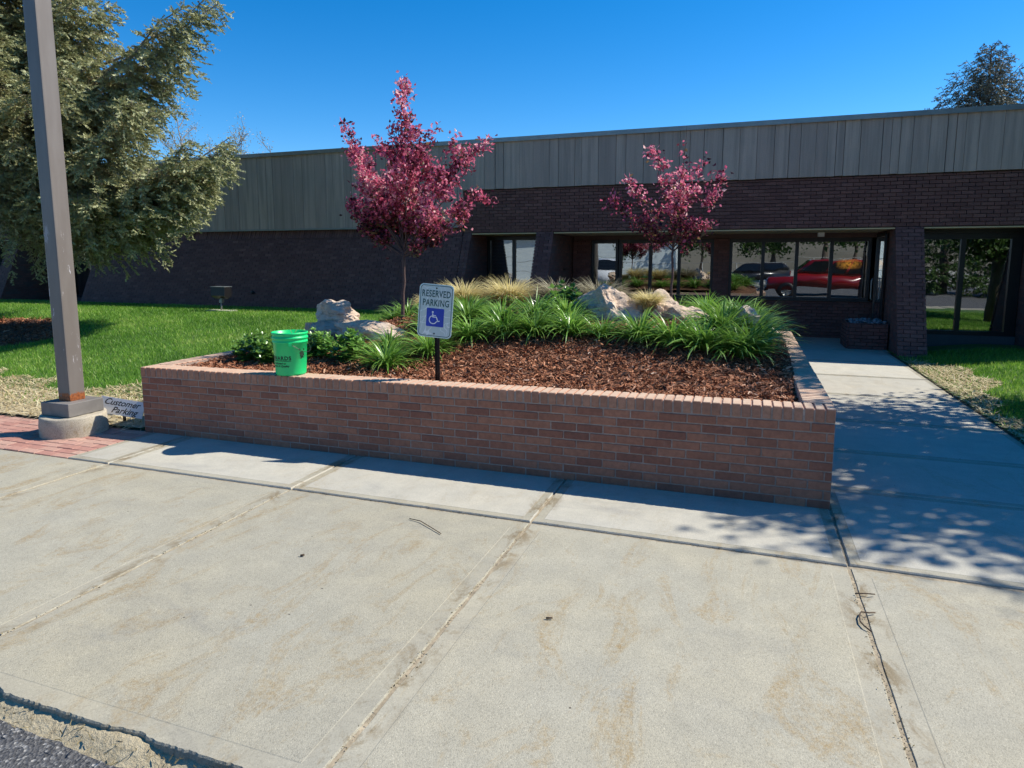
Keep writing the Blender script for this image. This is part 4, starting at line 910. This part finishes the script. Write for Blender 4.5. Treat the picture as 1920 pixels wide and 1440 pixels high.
pl.matrix_basis = Matrix.Translation((.0, -.028, .675)) @ Matrix.Rotation(R_(8), 4, 'Z') @ Matrix.Rotation(R_(4.6), 4, 'Y')
m = MB(); m.poly([(a, -.0012, b) for a, b in rrect(SW-.024, SHH-.024, .03)], (0, .001, 0)); m.build('sheet', SIGNW, pl)
m = MB(); ring_xz(m, rrect(SW-.020, SHH-.020, .032), rrect(SW-.030, SHH-.030, .028), -.0022); m.build('border', SIGNG, pl)
flat_text(pl, 'lettering', 'RESERVED', .080, 0, .120, -.0025, SIGNG, sx=.67, bold=.0013, space=1.08)
flat_text(pl, 'lettering', 'PARKING', .080, 0, .042, -.0025, SIGNG, sx=.67, bold=.0013, space=1.08)
m = MB(); m.poly([(a, -.0022, b-.056) for a, b in rrect(.156, .158, .008)], (0, .0008, 0)); m.build('blue_square', SIGNB, pl)
m = MB(); y = -.0034
def stroke(m, pts, wd, y):
    for a, b in zip(pts[:-1], pts[1:]):
        d = Vector((b[0]-a[0], b[1]-a[1])); d.normalize(); q = Vector((-d.y, d.x))*wd/2; e = d*wd*.3
        m.add([(a[0]-q.x-e.x, y, a[1]-q.y-e.y), (b[0]-q.x+e.x, y, b[1]-q.y+e.y), (b[0]+q.x+e.x, y, b[1]+q.y+e.y), (a[0]+q.x-e.x, y, a[1]+q.y-e.y)], [(0, 1, 2, 3)]); y -= .00005
oz = -.058
stroke(m, [(-.016+.034*math.cos(R_(a)), oz-.018+.034*math.sin(R_(a))) for a in range(112, 345, 12)], .0075, y)
stroke(m, [(-.022, oz+.035), (-.019, oz+.006), (.013, oz+.006), (.027, oz-.030), (.040, oz-.026)], .0085, y-.0003)
stroke(m, [(-.020, oz+.019), (.006, oz+.019)], .0065, y-.0006)
m.poly([(-.022+.0085*math.cos(k*.628), y-.0008, oz+.048+.0085*math.sin(k*.628)) for k in range(10)], (0, .0003, 0)); m.build('wheelchair_symbol', WHITE, pl)
m = MB()
for z in (.195, -.195): m.lathe([(0, .004), (.006, .003), (.007, 0)], 10, (0, 0, z))
o = MB()
for z in (.195, -.195): o.poly([(.007*math.cos(k*.628), -.005, z+.007*math.sin(k*.628)) for k in range(10)], (0, .004, 0))
o.build('bolt', BLACK, pl)
# small customer parking plate
cs = tag(empty('customer_sign', (-6.02, 5.0, .03)), 'small white plate with black script leaning behind the planter corner', 'sign')
m = MB(); m.box(-.012, .012, 0, .02, -.08, .16); m.build('stake', BLACK, cs)
m = MB(); m.box(-.225, .225, 0, .006, -.085, .085); pc = m.build('plate', WHITE, cs); pc.matrix_basis = Matrix.Translation((.0, -.012, .150)) @ Matrix.Rotation(R_(22), 4, 'Z') @ Matrix.Rotation(R_(-12), 4, 'X') @ Matrix.Rotation(R_(10), 4, 'Y')
flat_text(pc, 'lettering', 'Customer', .088, -.01, .012, -.0015, BLACK, shear=.45, bold=.0012); flat_text(pc, 'lettering', 'Parking', .088, .03, -.065, -.0015, BLACK, shear=.45, bold=.0012)

# ================================================================ BUCKET
bk = tag(empty('bucket', (-3.86, 4.945, 9*CH*zsc(-3.86)+.0935)), 'bright green plastic bucket standing on the brick coping', 'bucket')
Hb = .385
def rb(z): return .133+.020*z/Hb
m = MB(); m.lathe([(0, .004), (.125, .0), (.131, .006), (rb(.02), .02), (rb(.29), .29), (rb(.295)+.006, .293), (rb(.30)+.006, .305), (rb(.31)+.002, .309), (rb(.33)+.002, .325), (rb(.335)+.009, .329), (rb(.34)+.009, .341), (rb(.35)+.002, .345), (rb(.36)+.002, .362), (rb(.37)+.007, .366), (rb(Hb)+.007, .382), (rb(Hb)+.002, Hb), (rb(Hb)-.004, .381), (rb(.02)-.004, .014), (0, .012)], 56); m.build('body', BUCKET, bk)
def wrap(me, ang, z0, off=.0016):
    """bend flat text round the bucket: x -> angle, y -> height"""
    for v in me.vertices:
        z = z0+v.co.y; r = rb(z)+off; a = R_(ang)+v.co.x/r; v.co = (r*math.cos(a), r*math.sin(a), z)
    return me
link('lettering', wrap(text_mesh('MENARDS', .046, 0, .0016, 1.22), -98, .145), INK, bk)
m = MB(); 
for k in range(24): 
    a0, a1 = R_(-150+k*100/24), R_(-150+(k+1)*100/24); r = rb(.13)+.0014; m.add([(r*math.cos(a0), r*math.sin(a0), .133), (r*math.cos(a1), r*math.sin(a1), .133), (r*math.cos(a1), r*math.sin(a1), .139), (r*math.cos(a0), r*math.sin(a0), .139)], [(0, 1, 2, 3)])
m.build('printed_rule', INK, bk)
link('lettering', wrap(text_mesh('Dedicated to', .026, .3, .0006), -98, .105), INK, bk); link('lettering', wrap(text_mesh('Service & Quality', .026, .3, .0006), -96, .080), INK, bk)
m = MB()   # dark emblem with a bar above it
for P in ([(-.030, .05), (.030, .05), (.030, .064), (-.030, .064)], [(-.028, .028), (-.012, .042), (.010, .040), (.026, .026), (.030, .006), (.018, -.004), (.022, -.022), (.006, -.014), (-.006, -.028), (-.016, -.024), (-.010, -.008), (-.024, -.002), (-.020, .012)]):
    me_ = [(x_, z_) for x_, z_ in P]; vs = []
    for x_, z_ in me_:
        z = .175+z_; r = rb(z)+.002; a = R_(-10)+x_/r; vs.append((r*math.cos(a), r*math.sin(a), z))
    m.add(vs, [tuple(range(len(vs)))])
m.build('emblem', INK, bk)
m = MB(); pts = []
for k in range(17):
    a = math.pi*k/16; c = Vector((math.cos(a)*.163, -math.sin(a)*.075, -math.sin(a)*.155)); pts.append(Vector((0, 0, .30))+Matrix.Rotation(R_(70), 3, 'Z') @ c)
hd = MB(); hd.tube([(-.0, -.168, .298), (.030, -.172, .28), (.075, -.165, .235), (.12, -.135, .20), (.150, -.085, .19)], [.0022]*5, 6)
h1 = []
for k in range(15):
    a = R_(-52+ (k/14)*118); r = .165+.012*math.sin(k/14*math.pi); z = .292-.085*math.sin(k/14*math.pi); h1.append((r*math.cos(a), r*math.sin(a), z))
hd = MB(); hd.tube(h1, [.0022]*15, 6); hd.build('handle', WIRE, bk)
m = MB()
for a in (-52, 66): m.lathe([(0, .012), (.014, .010), (.016, 0)], 12, (0, 0, 0))
m = MB()
for a in (-52, 66): c = Vector((.160*math.cos(R_(a)), .160*math.sin(R_(a)), .285)); m.box(-.014, .010, -.014, .014, -.016, .012, 0, 0, Matrix.Translation(c) @ Matrix.Rotation(R_(a), 4, 'Z'))
m.build('handle_ear', BUCKET, bk)
m = MB(); m.tube([(.02, .0, .2), (.0, .03, .37), (-.03, .045, .405)], [.003, .0025, .001], 5); m.tube([(.03, .0, .2), (.02, .05, .37), (.035, .07, .41)], [.003, .0025, .001], 5); m.build('weed_stalk', STRAW, bk)

# ================================================================ FLOOD LIGHT, ENTRY POT, SMALL THINGS
zf = float(zl(-11.1, 11.9))
fl = tag(empty('flood_light', (-11.1, 11.9, zf)), 'black flood light on a short stake in the lawn', 'flood light')
m = MB(); m.box(-.33, .33, -.13, .13, -.05, .035); m.build('pad', CONCW, fl)
m = MB(); m.tube([(0, 0, .03), (0, 0, .22)], [.016, .016], 10); m.box(-.035, .035, -.025, .025, .20, .27); m.box(.02, .05, -.04, .04, .22, .30); m.build('stem', COPING, fl)
m = MB(); m.poly([(-.19, -.10, .36), (-.19, .02, .29), (-.19, .13, .36), (-.19, .12, .53), (-.19, -.08, .55)], (.38, 0, 0)); hs = m.build('housing', BLACK, fl)
m = MB(); m.box(-.20, .20, -.10, .14, .553, .563); m.build('hood', COPING, fl)  # paler metal than the housing: lit highlight of the top edge, put into colour
pt = tag(empty('entry_pot', (2.18, 14.3, .008)), 'square brick box planter of pebbles beside the entrance pier', 'planter box')
m = MB(); m.box(-.33, .30, -.39, .39, 0, .46); m.build('core', MORTARD, pt)
brickwork('brickwork', -.34, .31, 0.004, .50, Matrix.Translation((0, -.44, 0)), .045, seed=33, parent=pt); brickwork('brickwork', -.40, .40, .004, .5, Matrix.Translation((-.38, 0, 0)) @ Matrix.Rotation(R_(-90), 4, 'Z'), .045, seed=34, parent=pt)
m = MB(); rr = random.Random(8)
for k in range(160):
    x, y, r = rr.uniform(-.3, .28), rr.uniform(-.36, .36), rr.uniform(.018, .04); z = .47+rr.uniform(0, .05)
    m.lathe([(0, -r*.6), (r*.8, -r*.3), (r, 0), (r*.7, r*.4), (0, r*.6)], 6, (x, y, z))
tag(m.build('pebbles', STONE, pt), kind='stuff')
def twig(name, pts, r, lab, mat=LITTER):
    P = [Vector(p) for p in pts]; m = MB(); m.tube([p-P[0] for p in P], [r]*len(P), 5)
    tag(m.build(name, mat, None, P[0]), lab, 'twig', 'litter on the pavement')
twig('twig', [(-2.02, 3.72, .008), (-1.93, 3.70, .012), (-1.80, 3.62, .010), (-1.72, 3.57, .008)], .003, 'long thin bent twig lying left of the middle slab joint')
twig('twig', [(.585, 3.60, .008), (.605, 3.598, .014), (.63, 3.612, .012), (.655, 3.61, .015), (.68, 3.625, .010)], .0032, 'short dry twig crossing the right slab joint, upper')
twig('twig', [(.65, 3.43, .008), (.615, 3.405, .014), (.585, 3.40, .016), (.572, 3.36, .015), (.568, 3.31, .013), (.58, 3.27, .014), (.605, 3.24, .008)], .0036, 'curled dry twig on the right slab joint, lower')
twig('twig', [(-2.35, 3.02, .008), (-2.33, 3.03, .012)], .006, 'tiny dark bit on the left middle slab')
twig('twig', [(-.83, 2.85, .008), (-.80, 2.86, .010)], .005, 'tiny dark bit right of the middle joint')
# leaf litter in the gutter and joints: too fine to count
g = np.random.default_rng(9); N = 500; X = g.uniform(-4.5, 1.5, N); Y = 1.49+g.uniform(0, .11, N)**1.0
chips('gutter_litter', X, Y, np.full(N, -.026)+g.uniform(0, .012, N), g, 'dead leaf and stem litter along the broken slab edge', (.008, .04), LITTERM, .28)
N = 700; jx = g.choice([.60, .60, -1.257, -3.127], N); X = np.where(g.uniform(0, 1, N) < .6, jx+g.normal(0, .010, N), g.uniform(-3, .6, N)); Y = np.where(np.isin(np.round(X, 0), [9]), 0, g.uniform(1.7, 3.9, N)); far = (np.abs(X-.6) > .05) & (np.abs(X+1.257) > .05) & (np.abs(X+3.127) > .05); Y[far] = 3.94+g.normal(0, .008, far.sum())
chips('joint_litter', X, Y, g.uniform(.0, .006, N), g, 'fine dry debris caught in the slab joints', (.004, .012), LITTERM, .3)

# ================================================================ ACROSS THE LOT (mirrored in the glazing)
def wheelset(par, xs, yw, r, wid, col):
    for x in xs:
        for s in (-1, 1):
            m = MB(); m.lathe([(r*.62, -wid/2), (r*.93, -wid/2), (r, -wid*.35), (r, wid*.35), (r*.93, wid/2), (r*.62, wid/2)], 24); ty = m.build('wheel', BLACK, par, (x, s*yw, r), (R_(90), 0, 0))
            m = MB(); m.lathe([(0, wid*.3*1), (r*.2, wid*.32), (r*.58, wid*.2), (r*.63, wid*.45)], 20); m.lathe([(0, -wid*.3), (r*.2, -wid*.32), (r*.58, -wid*.2), (r*.63, -wid*.45)], 20)
            for q in range(5):
                for z in (.34, -.34): m.box(.02, r*.6, -.03, .03, wid*z-.01, wid*z+.01, 0, 0, Matrix.Rotation(q*1.2566, 4, 'Z'))
            m.build('rim', COPING, ty)
CARG = plain('car_glass', (.012, .014, .016), .05, .05, 5, 0, 0)
def vehicle(name, loc, rz, paint, lab, cat, L=5.4, W=1.9, body=None, cab=None, wx=(1.0, 4.2), r=.38, bed=False):
    t = tag(empty(name, loc, rz), lab, cat)
    bm = bmesh.new(); me = bpy.data.meshes.new('body')
    def loft(prof, w0, w1, zref, ztop):
        n = len(prof); A = []; B = []
        for x, z in prof:
            k = max(0, min(1, (z-zref)/(ztop-zref))) if ztop > zref else 0; hw = w0*(1-k)+w1*k; A.append(bm.verts.new((x, -hw, z))); B.append(bm.verts.new((x, hw, z)))
        bm.faces.new(A); bm.faces.new(B[::-1])
        for i in range(n): bm.faces.new((A[i], B[i], B[(i+1) % n], A[(i+1) % n]))
    loft(body, W/2, W/2*.93, .6, max(z for _, z in body)); loft(cab, W/2*.95, W/2*.78, min(z for _, z in cab), max(z for _, z in cab))
    bmesh.ops.recalc_face_normals(bm, faces=bm.faces[:]); bmesh.ops.bevel(bm, geom=bm.edges[:], offset=.035, segments=2, affect='EDGES'); bm.to_mesh(me); bm.free(); me.polygons.foreach_set('use_smooth', [True]*len(me.polygons))
    link('body', me, paint, t)
    zt = max(z for _, z in cab); zb = min(z for _, z in cab)
    top = [x for x, z in cab if z > zb+.3]; bot = [x for x, z in cab if z <= zb+.05]
    xa, xb, ta, tb = min(bot), max(bot), min(top), max(top)
    for s in (-1, 1):
        y0 = s*(W/2*.95+.004); y1 = s*(W/2*.80+.006); h0, h1 = zb+.10, zt-.10
        def xx(u, z): k = (z-zb)/(zt-zb); return (xa+(ta-xa)*k)*(1-u)+(xb+(tb-xb)*k)*u
        for u0, u1 in ((.10, .47), (.52, .90)):
            m = MB(); k0, k1 = (h0-zb)/(zt-zb), (h1-zb)/(zt-zb); ya = y0+(y1-y0)*k0; yb = y0+(y1-y0)*k1
            m.poly([(xx(u0, h0), ya, h0), (xx(u1, h0), ya, h0), (xx(u1, h1), yb, h1), (xx(u0, h1), yb, h1)], (0, s*.004, 0)); m.build('side_window', CARG, t)
    k0, k1 = .12, .9
    for (a, b, sg) in ((xa, ta, -1), (xb, tb, 1)):
        m = MB(); p0 = a+(b-a)*k0+sg*.012; p1 = a+(b-a)*k1+sg*.012; z0_, z1_ = zb+(zt-zb)*k0, zb+(zt-zb)*k1; w0, w1 = W/2*.85, W/2*.70
        m.poly([(p0, -w0, z0_), (p0, w0, z0_), (p1, w1, z1_), (p1, -w1, z1_)], (sg*.006, 0, .004)); m.build('windscreen', CARG, t)
    for s in (-1, 1):
        m = MB(); m.box(-.02, .10, s*W*.33-.13, s*W*.33+.13, .72, .90); m.build('headlight', WHITE, t); m = MB(); m.box(L-.1, L+.015, s*W*.40-.08, s*W*.40+.08, .75, 1.0); m.build('tail_light', plain('lamp_red', (.3, .01, .01), .3), t)
    m = MB(); m.box(-.05, .12, -W*.45, W*.45, .38, .58); m.build('bumper', BLACK, t)
    wheelset(t, wx, W/2-.12, r, .24, None)
    return t
def paint(name, c): 
    m_, nt, bs = newmat(name); setc(nt, bs, c, .25); bs.inputs['Coat Weight'].default_value = .6; return m_
RED = paint('red_car_paint', (.19, .008, .010)); WHT = paint('white_car_paint', (.75, .76, .77)); BLK = paint('black_car_paint', (.015, .015, .018))
pk_body = [(0, .45), (.02, .95), (.15, 1.08), (1.75, 1.16), (5.45, 1.16), (5.5, .5), (5.2, .45)]
pk_cab = [(1.55, 1.14), (2.45, 1.82), (4.0, 1.86), (4.35, 1.78), (4.55, 1.14)]
suv_body = [(0, .42), (.03, .85), (.2, .98), (1.35, 1.06), (4.55, 1.08), (4.62, .5), (4.4, .40)]
suv_cab = [(1.15, 1.04), (1.95, 1.62), (3.9, 1.66), (4.3, 1.5), (4.52, 1.06)]
pk = vehicle('pickup_truck', (.95, -1.95, -.062), 0, RED, 'red pickup truck parked beside the camera, mirrored in the entrance glazing', 'pickup', 5.5, 1.98, pk_body, pk_cab, (.98, 4.45), .41); pk.scale = (.9, .9, .9)
vehicle('parked_car', (-7.6, -7.5, -.062), R_(90), WHT, 'white car mirrored in the left entrance pane', 'car', 4.6, 1.85, suv_body, suv_cab, (.85, 3.65), .36)
vehicle('parked_car', (-1.5, -19.5, -.062), 0, BLK, 'black car across the lot mirrored in the middle panes', 'car', 4.6, 1.85, suv_body, suv_cab, (.85, 3.65), .36)
vehicle('parked_car', (4.4, -19.7, -.062), 0, WHT, 'white car across the lot mirrored beside the black one', 'car', 4.6, 1.85, suv_body, suv_cab, (.85, 3.65), .36)
for k, (x, y, h) in enumerate(((8.6, -9.5, 9), (12.2, -11, 10), (15.5, -8, 8.5))):
    spruce('spruce_tree', (x, y, -.1), h, 2.6, .6, 60, ('dark spruce across the lot, nearest the mirrored pickup', 'tallest dark spruce across the lot, seen only mirrored', 'shortest dark spruce across the lot, seen only mirrored')[k], 50+k, GREEN, sec=.2, tw=.16, k=2, nl=.10, tsz=2.2, bare=.1, pw=.9, hwv=.018)
wh = tag(empty('warehouse', (-30, -44, -.16)), 'long white metal warehouse across the road, seen only mirrored', 'building')
m = MB(); m.box(-26, 22, -8, 8, 0, 4.2); m.build('wall', plain('white_metal_siding', (.62, .68, .68), .6, .1, 2), wh)
m = MB(); m.poly([(-26.4, -8.5, 4.2), (-26.4, 8.5, 4.2), (-26.4, 0, 5.6)], (48.8, 0, 0)); m.build('roof', plain('grey_metal_roof', (.30, .31, .32), .5, .1, 2), wh)
for k in range(5):
    m = MB(); m.box(-22+k*8, -19+k*8, 8.0, 8.03, 0, 3); m.build('door', plain('bay_door', (.35, .37, .38), .6), wh)
fn = tag(empty('chain_fence', (0, -27, -.16)), 'wire fence beyond the lot, seen only mirrored', 'fence')
for k in range(28): 
    m = MB(); m.tube([(-42+k*3, 0, 0), (-42+k*3, 0, 1.8)], [.04, .04], 6); m.build('post', COPING, fn)
for z in (.15, 1.0, 1.78):
    m = MB(); m.tube([(-42, 0, z), (39, 0, z)], [.018, .018], 5); m.build('rail', COPING, fn)
sheet('gravel_lot', -90, 90, -90, -24, -.105, plain('pale_gravel', (.40, .37, .32), .95, .3, 1))
for q, (x, y, k_, lab) in enumerate(((-9.5, -22, 1., 'dark tree across the lot mirrored in the left entrance panes'), (-3.5, -33, 1.5, 'broad tree beyond the fence, mirrored above the black car'), (2.5, -35, 1.3, 'dark tree beyond the fence, mirrored in the middle right pane'), (7.5, -33, 1.6, 'large tree beyond the fence, mirrored above the pickup cab'), (-26, -30, 1.5, 'tree beyond the fence, mirrored in the small window'))):
    t = tag(empty('round_tree', (x, y, -.1)), lab, 'tree'); g = np.random.default_rng(4+q)
    mb = MB(); mb.tube([(0, 0, 0), (.1, 0, 1.5*k_), (0, 0, 3.5*k_)], [.16*k_, .12*k_, .05], 8); mb.build('trunk', BARK, t)
    n = 3500; c = g.normal(0, 1, (40, 3)); c = c/np.linalg.norm(c, axis=1)[:, None]*g.uniform(.6, 1.7, 40)[:, None]+np.array([0, 0, 3.3]); V, F = leaf_cloud((c[g.integers(0, 40, n)]+g.normal(0, .3, (n, 3)))*k_, .22*k_, g); link('crown', np_mesh('crown', V, F, np.repeat(g.uniform(0, 1, n), 4)), GREEN, t)
xs = np.linspace(-160, 160, 60); V = []; 
for k, y in enumerate((-95, -110, -130, -160)):
    for x in xs: V.append((x, y, -.2+k*3.2+2.0*fbm((x*.03, y*.03, 0))*(k > 0)))
tag(link('hillside', np_mesh('hillside', V, [(j*60+i, j*60+i+1, j*60+61+i, j*60+60+i) for j in range(3) for i in range(59)], smooth=True), GROUND), kind='structure')
